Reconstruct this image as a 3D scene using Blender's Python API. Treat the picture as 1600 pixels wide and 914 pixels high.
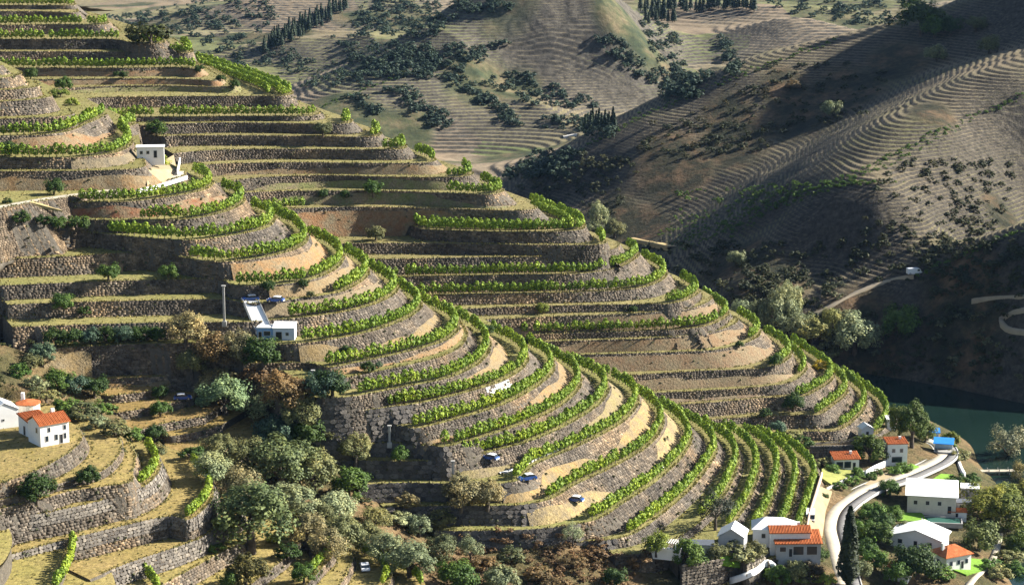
import bpy, math, random
import numpy as np
from mathutils import Vector, Matrix
from mathutils.geometry import tessellate_polygon
random.seed(7); RNG = np.random.default_rng(7)
for o in list(bpy.data.objects): bpy.data.objects.remove(o)
SC = bpy.context.scene; COL = SC.collection

# ------------------------------------------------------------------ camera, sky, sun, exposure
FPX = 3400.0; HOR = -260.0; CAMZ = 167.0
PITCH = math.atan((457.0 - HOR) / FPX)
cam = bpy.data.cameras.new('camera'); cam.sensor_width = 36.0; cam.lens = 36.0 * FPX / 1600.0
cam.clip_start = 1.0; cam.clip_end = 30000.0
camo = bpy.data.objects.new('camera', cam); COL.objects.link(camo)
camo.location = (0, 0, CAMZ); camo.rotation_euler = (math.radians(90) - PITCH, 0, 0)
SC.camera = camo

SUN_EL = math.radians(30.0); SUN_AZ = math.radians(15.0)      # azimuth: from +X (photo right) towards +Y (away)
SUNV = Vector((math.cos(SUN_EL) * math.cos(SUN_AZ), math.cos(SUN_EL) * math.sin(SUN_AZ), math.sin(SUN_EL)))
w = bpy.data.worlds.new('World'); SC.world = w; w.use_nodes = True
nt = w.node_tree; bgn = nt.nodes['Background']
sky = nt.nodes.new('ShaderNodeTexSky'); sky.sky_type = 'NISHITA'; sky.sun_disc = False
sky.sun_elevation = SUN_EL; sky.sun_rotation = math.radians(90.0) - SUN_AZ
nt.links.new(sky.outputs[0], bgn.inputs[0]); bgn.inputs[1].default_value = 0.05
sl = bpy.data.lights.new('sun', 'SUN'); sl.energy = 5.0; sl.angle = math.radians(0.53); sl.color = (1.0, 0.95, 0.86)
so = bpy.data.objects.new('sun', sl); COL.objects.link(so)
so.rotation_euler = SUNV.to_track_quat('Z', 'Y').to_euler(); so.location = (300, 100, 400)
SC.view_settings.view_transform = 'Standard'; SC.view_settings.look = 'None'
SC.view_settings.exposure = 1.55; SC.view_settings.gamma = 1.0
SC.cycles.max_bounces = 5; SC.cycles.diffuse_bounces = 1; SC.cycles.transparent_max_bounces = 4
SC.cycles.volume_bounces = 0; SC.cycles.use_denoising = True

CP, SP = math.cos(PITCH), math.sin(PITCH)
def ray(px, py):
    a = (px - 800.0) / FPX; b = -(py - 457.0) / FPX
    return np.array([a, CP + b * SP, -SP + b * CP])
def unp(px, py, z):
    r = ray(px, py); t = (z - CAMZ) / r[2]
    return np.array([r[0] * t, r[1] * t, z])
def atd(px, py, d):                      # point on the ray at horizontal distance d
    r = ray(px, py); t = d / r[1]
    return np.array([r[0] * t, d, CAMZ + r[2] * t])
def proj(p):
    x, y, z = p[0], p[1], p[2] - CAMZ
    dep = y * CP - z * SP; up = y * SP + z * CP
    return 800 + FPX * x / dep, 457 - FPX * up / dep

# ------------------------------------------------------------------ materials
MATS = {}
def mat(name, build):
    if name in MATS: return MATS[name]
    m = bpy.data.materials.new(name); m.use_nodes = True
    t = m.node_tree; b = t.nodes['Principled BSDF']; b.inputs['Roughness'].default_value = 0.9
    b.inputs['Specular IOR Level'].default_value = 0.15
    build(t, b); MATS[name] = m; return m
def N(t, k, **kw):
    n = t.nodes.new(k)
    for a, v in kw.items(): setattr(n, a, v)
    return n
def noise(t, scale, detail=3.0, rough=0.6, coord='Object', loc=None, world=False):
    tc = N(t, 'ShaderNodeNewGeometry') if world else N(t, 'ShaderNodeTexCoord')
    n = N(t, 'ShaderNodeTexNoise'); n.inputs['Scale'].default_value = scale
    n.inputs['Detail'].default_value = detail; n.inputs['Roughness'].default_value = rough
    t.links.new(tc.outputs['Position'] if world else tc.outputs[coord], n.inputs['Vector'])
    return n.outputs['Fac']
def ramp(t, fac, stops):
    r = N(t, 'ShaderNodeValToRGB'); e = r.color_ramp.elements
    while len(e) < len(stops): e.new(0.5)
    for i, (p, c) in enumerate(stops):
        e[i].position = p; e[i].color = (c[0], c[1], c[2], 1)
    if fac is not None: t.links.new(fac, r.inputs[0])
    return r.outputs[0]
def mix(t, fac, a, b, mode='MIX'):
    m = N(t, 'ShaderNodeMix', data_type='RGBA', blend_type=mode)
    for sock, v in ((m.inputs[0], fac), (m.inputs[6], a), (m.inputs[7], b)):
        if isinstance(v, (int, float)): sock.default_value = v
        elif isinstance(v, tuple): sock.default_value = (v[0], v[1], v[2], 1)
        else: t.links.new(v, sock)
    return m.outputs[2]
def math_(t, op, a, b=None):
    m = N(t, 'ShaderNodeMath', operation=op)
    for i, v in enumerate((a, b)):
        if v is None: continue
        if isinstance(v, (int, float)): m.inputs[i].default_value = v
        else: t.links.new(v, m.inputs[i])
    return m.outputs[0]
def bump(t, b, h, strength=0.5, dist=0.2):
    n = N(t, 'ShaderNodeBump'); n.inputs['Strength'].default_value = strength; n.inputs['Distance'].default_value = dist
    t.links.new(h, n.inputs['Height']); t.links.new(n.outputs[0], b.inputs['Normal'])

def _tread(t, b):
    n1 = noise(t, 0.09, 4, world=True); n2 = noise(t, 0.9, 4, 0.7, world=True)
    oi = N(t, 'ShaderNodeObjectInfo')
    n3 = noise(t, 0.33, 4, 0.65, world=True)
    c = ramp(t, n1, [(0.30, (0.135, 0.135, 0.04)), (0.5, (0.215, 0.185, 0.07)), (0.68, (0.29, 0.23, 0.11))])
    c = mix(t, ramp(t, n3, [(0.45, (0, 0, 0)), (0.7, (0.75, 0.75, 0.75))]), c, (0.115, 0.135, 0.035))
    c = mix(t, 0.5, c, oi.outputs['Color'])
    v = ramp(t, n2, [(0.28, (0.42, 0.42, 0.40)), (0.5, (0.9, 0.9, 0.88)), (0.72, (1.3, 1.28, 1.2))])
    t.links.new(mix(t, 1.0, c, v, 'MULTIPLY'), b.inputs['Base Color']); bump(t, b, n2, 0.8, 0.35)
def _stone(t, b):
    g = N(t, 'ShaderNodeNewGeometry'); n1 = noise(t, 0.05, 3, world=True); n2 = noise(t, 2.2, 4, 0.7, world=True); n4 = noise(t, 0.28, 4, 0.7, world=True)
    c = ramp(t, g.outputs['Random Per Island'], [(0.0, (0.09, 0.078, 0.064)), (0.5, (0.13, 0.112, 0.09)), (0.85, (0.168, 0.145, 0.117)), (1.0, (0.24, 0.21, 0.17))])
    tint = ramp(t, n1, [(0.35, (0.75, 0.75, 0.77)), (0.52, (1.05, 0.98, 0.9)), (0.66, (1.6, 1.32, 1.0))])
    c = mix(t, 1.0, c, tint, 'MULTIPLY')
    c = mix(t, 1.0, c, ramp(t, n4, [(0.3, (0.5, 0.5, 0.52)), (0.5, (1.0, 1.0, 1.0)), (0.68, (1.5, 1.42, 1.3))]), 'MULTIPLY')
    oi = N(t, 'ShaderNodeObjectInfo'); c = mix(t, 1.0, c, oi.outputs['Color'], 'MULTIPLY')
    v = ramp(t, n2, [(0.25, (0.6, 0.6, 0.6)), (0.7, (1.25, 1.25, 1.25))])
    t.links.new(mix(t, 1.0, c, v, 'MULTIPLY'), b.inputs['Base Color']); bump(t, b, n2, 0.9, 0.25)
def _stone1(t, b):                      # single stones: random per object
    oi = N(t, 'ShaderNodeObjectInfo'); n2 = noise(t, 2.2, 4, 0.7, world=True)
    c = ramp(t, oi.outputs['Random'], [(0.0, (0.105, 0.095, 0.085)), (0.5, (0.19, 0.172, 0.15)), (0.85, (0.26, 0.235, 0.2)), (1.0, (0.33, 0.29, 0.24))])
    c = mix(t, 1.0, c, oi.outputs['Color'], 'MULTIPLY')
    v = ramp(t, n2, [(0.25, (0.55, 0.55, 0.55)), (0.7, (1.2, 1.2, 1.2))])
    t.links.new(mix(t, 1.0, c, v, 'MULTIPLY'), b.inputs['Base Color']); bump(t, b, n2, 0.9, 0.25)
def _core(t, b):
    n2 = noise(t, 0.8, 5, 0.7, world=True)
    c = ramp(t, n2, [(0.3, (0.075, 0.066, 0.054)), (0.5, (0.115, 0.10, 0.08)), (0.7, (0.16, 0.138, 0.105))])
    t.links.new(c, b.inputs['Base Color']); bump(t, b, n2, 1.0, 0.5)
def _earth(t, b):
    oi = N(t, 'ShaderNodeObjectInfo'); n1 = noise(t, 0.25, 5, 0.65, world=True); n2 = noise(t, 1.6, 4, 0.7, world=True)
    c = mix(t, ramp(t, n1, [(0.38, (0, 0, 0)), (0.62, (1, 1, 1))]), oi.outputs['Color'], (0.24, 0.19, 0.115))
    v = ramp(t, n2, [(0.25, (0.55, 0.55, 0.55)), (0.7, (1.2, 1.2, 1.2))])
    t.links.new(mix(t, 1.0, c, v, 'MULTIPLY'), b.inputs['Base Color']); bump(t, b, n2, 1.0, 0.4)
def _scrub(t, b):                       # ravine and village ground
    n1 = noise(t, 0.045, 5, 0.65, world=True); n2 = noise(t, 0.7, 5, 0.75, world=True)
    c = ramp(t, n1, [(0.32, (0.05, 0.055, 0.02)), (0.47, (0.12, 0.10, 0.045)), (0.6, (0.22, 0.145, 0.075)), (0.72, (0.27, 0.21, 0.12))])
    v = ramp(t, n2, [(0.3, (0.4, 0.4, 0.38)), (0.7, (1.2, 1.2, 1.15))])
    t.links.new(mix(t, 1.0, c, v, 'MULTIPLY'), b.inputs['Base Color']); bump(t, b, n2, 1.0, 0.8)
def _leaf(t, b):
    g = N(t, 'ShaderNodeNewGeometry'); oi = N(t, 'ShaderNodeObjectInfo')
    v = ramp(t, g.outputs['Random Per Island'], [(0.0, (0.55, 0.6, 0.55)), (0.6, (1.0, 1.0, 1.0)), (1.0, (1.55, 1.45, 1.2))])
    r = ramp(t, oi.outputs['Random'], [(0.0, (0.82, 0.86, 0.85)), (1.0, (1.2, 1.12, 1.0))])
    c = mix(t, 1.0, mix(t, 1.0, oi.outputs['Color'], v, 'MULTIPLY'), r, 'MULTIPLY')
    c = mix(t, 1.0, c, ramp(t, noise(t, 0.13, 3, 0.7, world=True), [(0.3, (0.68, 0.76, 0.8)), (0.5, (1.0, 1.0, 1.0)), (0.7, (1.3, 1.15, 0.95))]), 'MULTIPLY')
    t.links.new(c, b.inputs['Base Color']); b.inputs['Roughness'].default_value = 0.65
    b.inputs['Specular IOR Level'].default_value = 0.25
    tr = N(t, 'ShaderNodeBsdfTranslucent'); t.links.new(c, tr.inputs['Color'])
    ms = N(t, 'ShaderNodeMixShader'); ms.inputs[0].default_value = 0.22
    t.links.new(b.outputs[0], ms.inputs[1]); t.links.new(tr.outputs[0], ms.inputs[2])
    t.links.new(ms.outputs[0], t.nodes['Material Output'].inputs['Surface'])
def _bark(t, b):
    n = noise(t, 6, 3); t.links.new(ramp(t, n, [(0.3, (0.05, 0.04, 0.03)), (0.7, (0.14, 0.115, 0.09))]), b.inputs['Base Color'])
def plain(name, col, rough=0.8, var=0.18, scale=0.8, spec=0.2, metal=0.0):
    def f(t, b):
        n = noise(t, scale, 4, 0.65)
        lo = tuple(c * (1 - var) for c in col); hi = tuple(min(1, c * (1 + var)) for c in col)
        t.links.new(ramp(t, n, [(0.3, lo), (0.7, hi)]), b.inputs['Base Color'])
        b.inputs['Roughness'].default_value = rough; b.inputs['Specular IOR Level'].default_value = spec
        b.inputs['Metallic'].default_value = metal; bump(t, b, n, 0.15, 0.05)
    return mat(name, f)
M_tread = mat('dry_grass', _tread); M_stone = mat('wall_stones', _stone); M_stone1 = mat('single_stone', _stone1)
M_core = mat('wall_core', _core); M_earth = mat('bare_earth', _earth); M_scrub = mat('scrub_ground', _scrub)
M_leaf = mat('leaves', _leaf); M_bark = mat('bark', _bark)

# ------------------------------------------------------------------ object helpers
def tag(o, label=None, cat=None, group=None, kind=None):
    if label: o['label'] = label
    if cat: o['category'] = cat
    if group: o['group'] = group
    if kind: o['kind'] = kind
    return o
def mesh(name, verts, faces, m=None, smooth=False):
    me = bpy.data.meshes.new(name)
    if isinstance(verts, np.ndarray) and isinstance(faces, np.ndarray):
        k = faces.shape[1]
        me.vertices.add(len(verts)); me.vertices.foreach_set('co', verts.astype(np.float32).ravel())
        me.loops.add(faces.size); me.loops.foreach_set('vertex_index', faces.astype(np.int32).ravel())
        me.polygons.add(len(faces)); me.polygons.foreach_set('loop_start', np.arange(0, faces.size, k, dtype=np.int32))
        me.update(calc_edges=True)
    else:
        me.from_pydata([tuple(v) for v in verts], [], faces); me.update()
    if smooth: me.polygons.foreach_set('use_smooth', np.ones(len(me.polygons), dtype=bool))
    if m: me.materials.append(m)
    return me
def obj(name, me, parent=None, loc=(0, 0, 0), rz=0.0, sc=None, color=None):
    o = bpy.data.objects.new(name, me); COL.objects.link(o)
    o.location = loc; o.rotation_euler = (0, 0, rz)
    if sc is not None: o.scale = (sc, sc, sc) if isinstance(sc, (int, float)) else sc
    if color: o.color = (color[0], color[1], color[2], 1)
    if parent: o.parent = parent
    return o

# ------------------------------------------------------------------ hillside contours, traced level by level
# key: (drop in units to the next level, [(px,py)...] outer edge of the terrace, [(i0,i1)...] vine rows by point index)
ML = [
 ('m0', 15, [(-40,105),(-20,105),(-4,104),(4,102)], []),
 ('m1', 18, [(-40,122),(0,122),(24,119),(33,116),(30,110)], []),
 ('m2', 17, [(-40,142),(0,141),(45,138),(61,135),(56,128)], []),
 ('m3', 24, [(-40,160),(0,159),(50,156),(80,151),(76,145)], []),
 ('m4', 22, [(-40,187),(0,186),(60,184),(95,182),(113,179),(108,170)], []),
 ('m5', 26, [(-40,214),(0,213),(60,211),(100,207),(120,201),(140,192),(155,186),(168,178)], [(0,7)]),
 ('m6', 18, [(-40,248),(0,247),(60,247),(120,246),(175,240),(200,231),(208,222),(203,212),(194,205),(207,196),(216,193)], [(0.8,10)]),
 ('m7', 30, [(-40,269),(0,268),(120,267),(195,265),(222,262),(226,252),(222,243)], []),
 ('m8', 8, [(-40,332),(0,326),(50,317),(100,309),(170,300),(228,289),(285,276),(292,268)], []),
 ('m9', 24, [(70,316),(115,316),(200,315),(270,307),(320,297),(334,287),(327,278),(308,270)], [(0.9,7)]),
 ('m10', 20, [(-40,353),(0,350),(50,346),(95,343),(130,343),(220,344),(300,342),(350,332),(376,321),(384,311),(375,302),(352,295)], [(5,11)]),
 ('m11', 24, [(-40,364),(0,364),(60,364),(130,363),(160,365),(225,372),(300,375),(370,367),(415,357),(430,345),(426,335),(402,325),(385,318)], [(4,11)]),
 ('m12', 27, [(-40,407),(0,405),(100,401),(200,395),(258,397),(300,405),(340,409),(400,404),(450,394),(478,381),(481,368),(466,352),(447,342),(432,334)], [(4.8,13)]),
 ('m13', 21, [(-40,447),(0,446),(150,440),(260,437),(345,437),(368,446),(440,444),(490,436),(525,421),(538,405),(531,390),(506,376),(487,370),(470,360)], [(4.9,12)]),
 ('m14', 22, [(12,476),(80,473),(200,470),(300,468),(352,468),(395,474),(470,466),(530,457),(566,440),(578,424),(566,408),(545,396)], [(6.9,11)]),
 ('m15', 24, [(20,511),(100,508),(200,505),(300,503),(385,503),(425,500),(500,493),(560,483),(602,469),(623,452),(613,438),(590,425),(572,414)], [(5.3,12)]),
 ('m16', 26, [(65,546),(120,542),(200,538),(300,536),(400,536),(455,537),(520,530),(580,518),(632,500),(656,485),(659,472),(641,458),(620,447)], [(5.2,12)]),
 ('m17', 10, [(380,567),(435,567),(485,567),(512,574),(570,564),(640,549),(700,531),(718,512),(709,494),(681,480),(656,470)], [(2.9,9.6)]),
 ('m17b', 15, [(460,592),(520,592),(600,578),(690,557),(722,540),(730,520),(718,500),(700,488)], []),
 ('m18', 22, [(440,622),(500,622),(545,620),(565,617),(640,603),(700,591),(745,571),(766,548),(763,526),(741,507),(719,496)], [(3,10)]),
 ('m19', 24, [(530,640),(575,640),(600,637),(660,629),(730,613),(790,593),(821,573),(826,552),(811,536),(786,524),(766,514)], [(2,9.6)]),
 ('m20', 24, [(480,662),(530,660),(612,661),(645,669),(720,653),(790,631),(846,600),(867,577),(861,556),(841,544),(816,529)], [(2.8,9.6)]),
 ('m21', 20, [(430,692),(500,690),(600,692),(668,695),(692,698),(740,687),(810,665),(870,639),(904,610),(909,590),(896,572),(869,558),(846,547)], [(3.9,11.5)]),
 ('m22', 26, [(420,720),(490,718),(665,720),(716,716),(760,707),(830,689),(900,657),(941,628),(952,605),(941,588),(916,575),(891,564)], [(2.95,10.6)]),
 ('m23', 26, [(560,757),(630,754),(770,756),(812,750),(835,727),(900,699),(965,666),(993,640),(999,620),(986,603),(956,588),(926,577)], [(3.0,10.6)]),
 ('m24', 26, [(600,792),(700,790),(820,788),(862,779),(900,757),(960,729),(1013,698),(1036,668),(1038,648),(1023,630),(996,614),(966,599)], [(2.9,10.7)]),
 ('m25', 24, [(680,829),(730,829),(850,825),(930,812),(976,785),(1026,752),(1066,715),(1082,685),(1076,665),(1056,647),(1026,630),(1001,614)], [(3,10.7)]),
 ('m26', 12, [(900,846),(960,842),(990,834),(1030,807),(1076,768),(1109,728),(1122,700),(1113,680),(1091,662),(1061,645),(1031,629)], [(2,9.6)]),
 ('m27', 7, [(960,866),(1020,862),(1060,840),(1121,790),(1146,750),(1156,715),(1148,695),(1126,677),(1091,657)], [(2.6,7.7)]),
 ('m28', 7, [(1060,872),(1110,855),(1161,800),(1181,760),(1188,725),(1179,700),(1156,680),(1121,662)], [(1.6,6.7)]),
 ('m29', 7, [(1110,878),(1160,858),(1196,810),(1214,765),(1220,728),(1211,705),(1186,683),(1151,666)], [(1.6,6.7)]),
 ('m30', 7, [(1160,878),(1200,860),(1231,815),(1246,765),(1249,735),(1236,710),(1211,690),(1176,671)], [(1.6,6.7)]),
 ('m31', 0, [(1200,876),(1240,855),(1258,815),(1273,770),(1279,742),(1264,718),(1237,697),(1202,679)], [(1.3,6.7)]),
]
UL = [  # upper spur; from u9 on the level follows the gully (see below)
 ('u0', 7, [(-40,9),(0,9),(60,9),(112,9),(117,4),(100,-6)], [(0,3.3)]),
 ('u1', 13, [(-40,18),(0,18),(60,18),(116,20),(121,15),(105,5)], []),
 ('u2', 16, [(-40,40),(0,40),(80,39),(160,39),(170,34),(150,22)], [(0,3.6)]),
 ('u3', 17, [(-40,63),(0,62),(100,62),(180,62),(212,68),(250,68),(257,62),(230,48)], [(0,3.0),(4,6.5)]),
 ('u4', 16, [(-40,82),(0,81),(150,81),(255,83),(296,83),(301,78),(270,60)], [(3.1,5.5)]),
 ('u5', 13, [(-40,108),(0,107),(100,107),(200,107),(280,106),(306,108),(312,104),(300,92)], [(0,4.8)]),
 ('u6', 9, [(-40,126),(40,125),(100,124),(200,123),(300,124),(335,126),(342,121),(320,104)], []),
 ('u7', 9, [(40,140),(100,138),(170,135),(250,134),(340,136),(360,136),(366,130),(330,104)], []),
 ('u8', 17, [(60,166),(105,160),(150,153),(250,151),(400,150),(445,150),(458,146),(400,121),(345,104),(312,95)], [(5,9)]),
 ('u9', 6, [(60,192),(110,190),(165,188),(200,184),(300,183),(400,182),(470,182),(494,180),(500,175),(480,165)], [(1,7.3)]),
]
UG = [
 ('u10', [(212,196),(260,194),(330,192),(400,192),(470,193),(520,194),(545,193),(550,188),(530,180)], [(5.6,7.6)]),
 ('u11', [(250,213),(300,212),(400,212),(500,213),(570,214),(590,213),(596,208),(580,200)], [(4.2,6.5)]),
 ('u12', [(270,240),(290,238),(330,235),(400,233),(500,233),(600,234),(630,233),(636,228),(615,218)], [(5.0,7.5)]),
 ('u13', [(298,270),(310,261),(330,257),(450,254),(600,255),(670,254),(682,250),(655,238)], [(5.4,7)]),
 ('u14', [(318,292),(340,286),(400,278),(500,274),(600,276),(700,277),(732,275),(739,269),(700,255)], [(5.0,7.4)]),
 ('u15', [(340,309),(352,304),(430,299),(500,298),(640,299),(700,302),(765,304),(785,300),(783,293),(755,284)], [(5.0,9)]),
 ('u16', [(402,333),(430,329),(480,325),(560,323),(620,324),(740,327),(810,329),(838,326),(828,318),(800,306)], [(0.3,2.0)]),
 ('u17', [(440,356),(455,351),(480,349),(560,347),(635,350),(660,358),(720,361),(800,363),(870,362),(908,359),(915,352),(890,338),(855,324),(830,313)], [(4.3,12.8)]),
 ('u18', [(500,386),(518,382),(600,380),(800,382),(900,383),(940,382),(949,377),(935,368)], [(5.3,6.7)]),
 ('u19', [(540,412),(558,407),(640,404),(750,402),(860,400),(930,394),(962,388),(968,380),(945,370)], []),
 ('u20', [(575,441),(592,435),(640,433),(700,432),(800,430),(900,428),(960,420),(990,407),(999,396),(980,384)], [(0.8,8.8)]),
 ('u21', [(628,471),(645,465),(670,462),(750,460),(900,457),(1000,450),(1030,441),(1044,428),(1032,415),(1000,400)], [(0.8,8.8)]),
 ('u22', [(675,489),(692,485),(850,478),(1000,475),(1050,474),(1080,466),(1094,455),(1085,446),(1055,430)], [(3.8,7.6)]),
 ('u23', [(720,507),(737,502),(850,495),(1000,489),(1080,481),(1108,471),(1113,464),(1095,452)], []),
 ('u24', [(765,528),(782,524),(820,523),(900,520),(1000,517),(1090,512),(1127,501),(1140,488),(1125,476),(1095,460)], [(1.6,8.7)]),
 ('u25', [(800,540),(817,536),(925,531),(1020,528),(1100,521),(1142,509),(1153,500),(1135,486)], []),
 ('u26', [(855,560),(872,556),(950,553),(1050,550),(1120,546),(1165,536),(1189,521),(1180,505),(1150,488)], [(5.3,7.8)]),
 ('u27', [(928,594),(947,589),(1000,585),(1100,579),(1190,575),(1222,568),(1238,552),(1226,537),(1190,516)], [(4.7,7.8)]),
 ('u28', [(972,620),(992,616),(1100,610),(1180,605),(1232,598),(1256,584),(1262,572),(1250,556),(1215,532)], [(4.9,7.8)]),
 ('u29', [(1030,638),(1047,634),(1120,628),(1200,621),(1248,621),(1283,607),(1304,590),(1298,575),(1270,553),(1230,530)], [(4,8.7)]),
 ('u30', [(1095,660),(1112,656),(1180,651),(1255,648),(1278,648),(1305,632),(1325,614),(1322,597),(1298,577),(1255,550)], [(4,8.7)]),
 ('u31', [(1180,684),(1206,677),(1260,674),(1306,673),(1342,651),(1355,630),(1350,610),(1325,593),(1285,568)], [(3.2,7.7)]),
 ('u32', [(1240,697),(1266,692),(1310,688),(1362,681),(1384,667),(1391,648),(1380,626),(1350,605),(1310,580)], [(3.1,7.7)]),
]
BL = [  # small brown terraces at the head of the ravine: z, points
 ('b1', 40.5, [(85,562),(100,568),(190,565),(225,563),(250,548)]),
 ('b2', 38.5, [(100,580),(120,594),(200,590),(262,587),(300,570)]),
 ('b3', 36.6, [(140,605),(165,618),(245,608),(290,592)]),
 ('b4', 34.8, [(160,630),(180,644),(240,635),(300,622)]),
 ('b5', 33.0, [(190,662),(205,673),(255,662),(320,650)]),
 ('b6', 31.2, [(240,672),(262,681),(300,676),(345,664)]),
 ('b7', 29.5, [(255,692),(270,704),(355,700),(400,684)]),
]
KL = [  # near knoll, lower left of the photograph: z, points, vines
 ('k1', 44.5, [(-40,765),(0,755),(60,733),(100,712),(122,695),(129,680),(122,667),(104,656)], []),
 ('k2', 41.6, [(-40,790),(40,771),(100,753),(155,738),(183,715),(191,695),(180,672),(156,656),(130,646)], []),
 ('k3', 40.2, [(-40,803),(60,781),(110,767),(160,760),(201,754),(209,735),(212,712),(204,694),(186,678)], []),
 ('k4', 37.8, [(-40,818),(20,809),(100,795),(175,777),(225,759),(246,740),(251,722),(240,704),(222,688)], [(4,7.2)]),
 ('k5', 33.2, [(10,868),(60,854),(95,845),(180,824),(270,806),(292,812),(318,796),(334,770),(328,745),(306,722),(286,706)], [(5.2,9.1)]),
 ('k6', 29.0, [(140,905),(180,887),(215,874),(300,846),(318,838),(345,818),(372,800),(370,780)], []),
 ('k7', 25.4, [(200,945),(250,915),(300,888),(340,866),(372,849),(384,842),(388,826),(375,810)], []),
 ('k8', 22.6, [(330,960),(400,906),(440,876),(476,844),(488,858),(487,842),(470,826)], []),
 ('k9', 20.8, [(440,960),(478,915),(505,885),(520,868),(515,852),(495,840)], [(1.5,4)]),
 ('k10', 19.4, [(500,960),(530,915),(545,890),(552,870),(540,855),(515,842)], []),
 ('k11', 18.0, [(560,960),(605,915),(612,895),(595,875),(570,862),(540,850)], [(1,4.3)]),
 ('k12', 16.6, [(620,960),(665,915),(650,898),(620,884),(590,870)], [(1,3.5)]),
]
CL = [
 ('c1', 36.5, [(-40,800),(0,812),(14,826),(19,846),(13,866),(-2,884),(-40,900)], []),
 ('c2', 32.0, [(40,800),(70,806),(95,830),(106,856),(97,890),(80,920),(60,960)], [(0.7,5)]),
 ('c3', 28.6, [(85,846),(112,851),(142,863),(166,881),(179,906),(182,935),(170,970)], []),
 ('c4', 25.6, [(150,865),(190,880),(225,905),(240,930),(240,970)], [(1.2,3)]),
]
# ------------------------------------------------------------------ levels -> plan polygons
def catmull(P, step):
    P = np.asarray(P, float); n = len(P); out = [P[0]]; idx = [0.0]
    for i in range(n - 1):
        p0 = P[i - 1] if i > 0 else 2 * P[0] - P[1]; p1 = P[i]; p2 = P[i + 1]
        p3 = P[i + 2] if i + 2 < n else 2 * P[-1] - P[-2]
        L = np.linalg.norm(p2 - p1); k = max(2, int(L / step))
        # centripetal
        t0 = 0.0; t1 = t0 + max(1e-6, np.linalg.norm(p1 - p0)) ** .5; t2 = t1 + max(1e-6, L) ** .5; t3 = t2 + max(1e-6, np.linalg.norm(p3 - p2)) ** .5
        for j in range(1, k + 1):
            t = t1 + (t2 - t1) * j / k
            a1 = (t1 - t) / (t1 - t0) * p0 + (t - t0) / (t1 - t0) * p1
            a2 = (t2 - t) / (t2 - t1) * p1 + (t - t1) / (t2 - t1) * p2
            a3 = (t3 - t) / (t3 - t2) * p2 + (t - t2) / (t3 - t2) * p3
            b1 = (t2 - t) / (t2 - t0) * a1 + (t - t0) / (t2 - t0) * a2
            b2 = (t3 - t) / (t3 - t1) * a2 + (t - t1) / (t3 - t1) * a3
            out.append((t2 - t) / (t2 - t1) * b1 + (t - t1) / (t2 - t1) * b2); idx.append(i + j / k)
    return np.array(out), np.array(idx)

ZTOP = 101.0
LAY = []        # dicts: key, z, drop, P (n,2) edge, idx, ring (m,2), cake, vines
tot = sum(d for _, d, _, _ in ML); cum = 0.0; zM = {}
for k, d, p, v in ML: zM[k] = ZTOP * (1 - cum / tot); cum += d
UNIT = ZTOP / tot
def add(cake, key, z, drop, pts, vines):
    W = np.array([unp(x, y, z)[:2] for x, y in pts]); P, idx = catmull(W, 1.6)
    LAY.append(dict(key=key, cake=cake, z=z, drop=drop, P=P, idx=idx, pts=pts, vines=vines))
ZU9 = 76.0; UU = 0.212; zu = ZU9 - 6 * UU; ups = []
for k, d, p, v in reversed(UL):
    zu += d * UU; ups.append((k, zu, d * UU, p, v))
for k, z, d, p, v in reversed(ups): add('U', k, z, d, p, v)
for i, (k, d, p, v) in enumerate(ML): add('M', k, zM[k], d * UNIT, p, v)
UDR = [20, 20, 20, 21, 23, 25, 32, 21, 20, 28, 29, 18, 13, 28, 11, 22, 29, 28, 17, 22, 23, 15]
uz = [ZU9 - 1.5]
for q in UDR: uz.append(uz[-1] - q * (ZU9 - 1.5 + 3.5) / sum(UDR))
for i, (k, p, v) in enumerate(UG):
    drop = uz[i] - uz[i + 1] if i + 1 < len(UG) else 5.0
    add('U', k, uz[i], drop, p, v)
for i, (k, z, p) in enumerate(BL): add('B', k, z, z - BL[i + 1][1] if i + 1 < len(BL) else 3.0, p, [])
for i, (k, z, p, v) in enumerate(KL): add('K', k, z, z - KL[i + 1][1] if i + 1 < len(KL) else 4.0, p, v)
for i, (k, z, p, v) in enumerate(CL): add('C', k, z, z - CL[i + 1][1] if i + 1 < len(CL) else 4.0, p, v)
LK = {L['key']: L for L in LAY}
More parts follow.
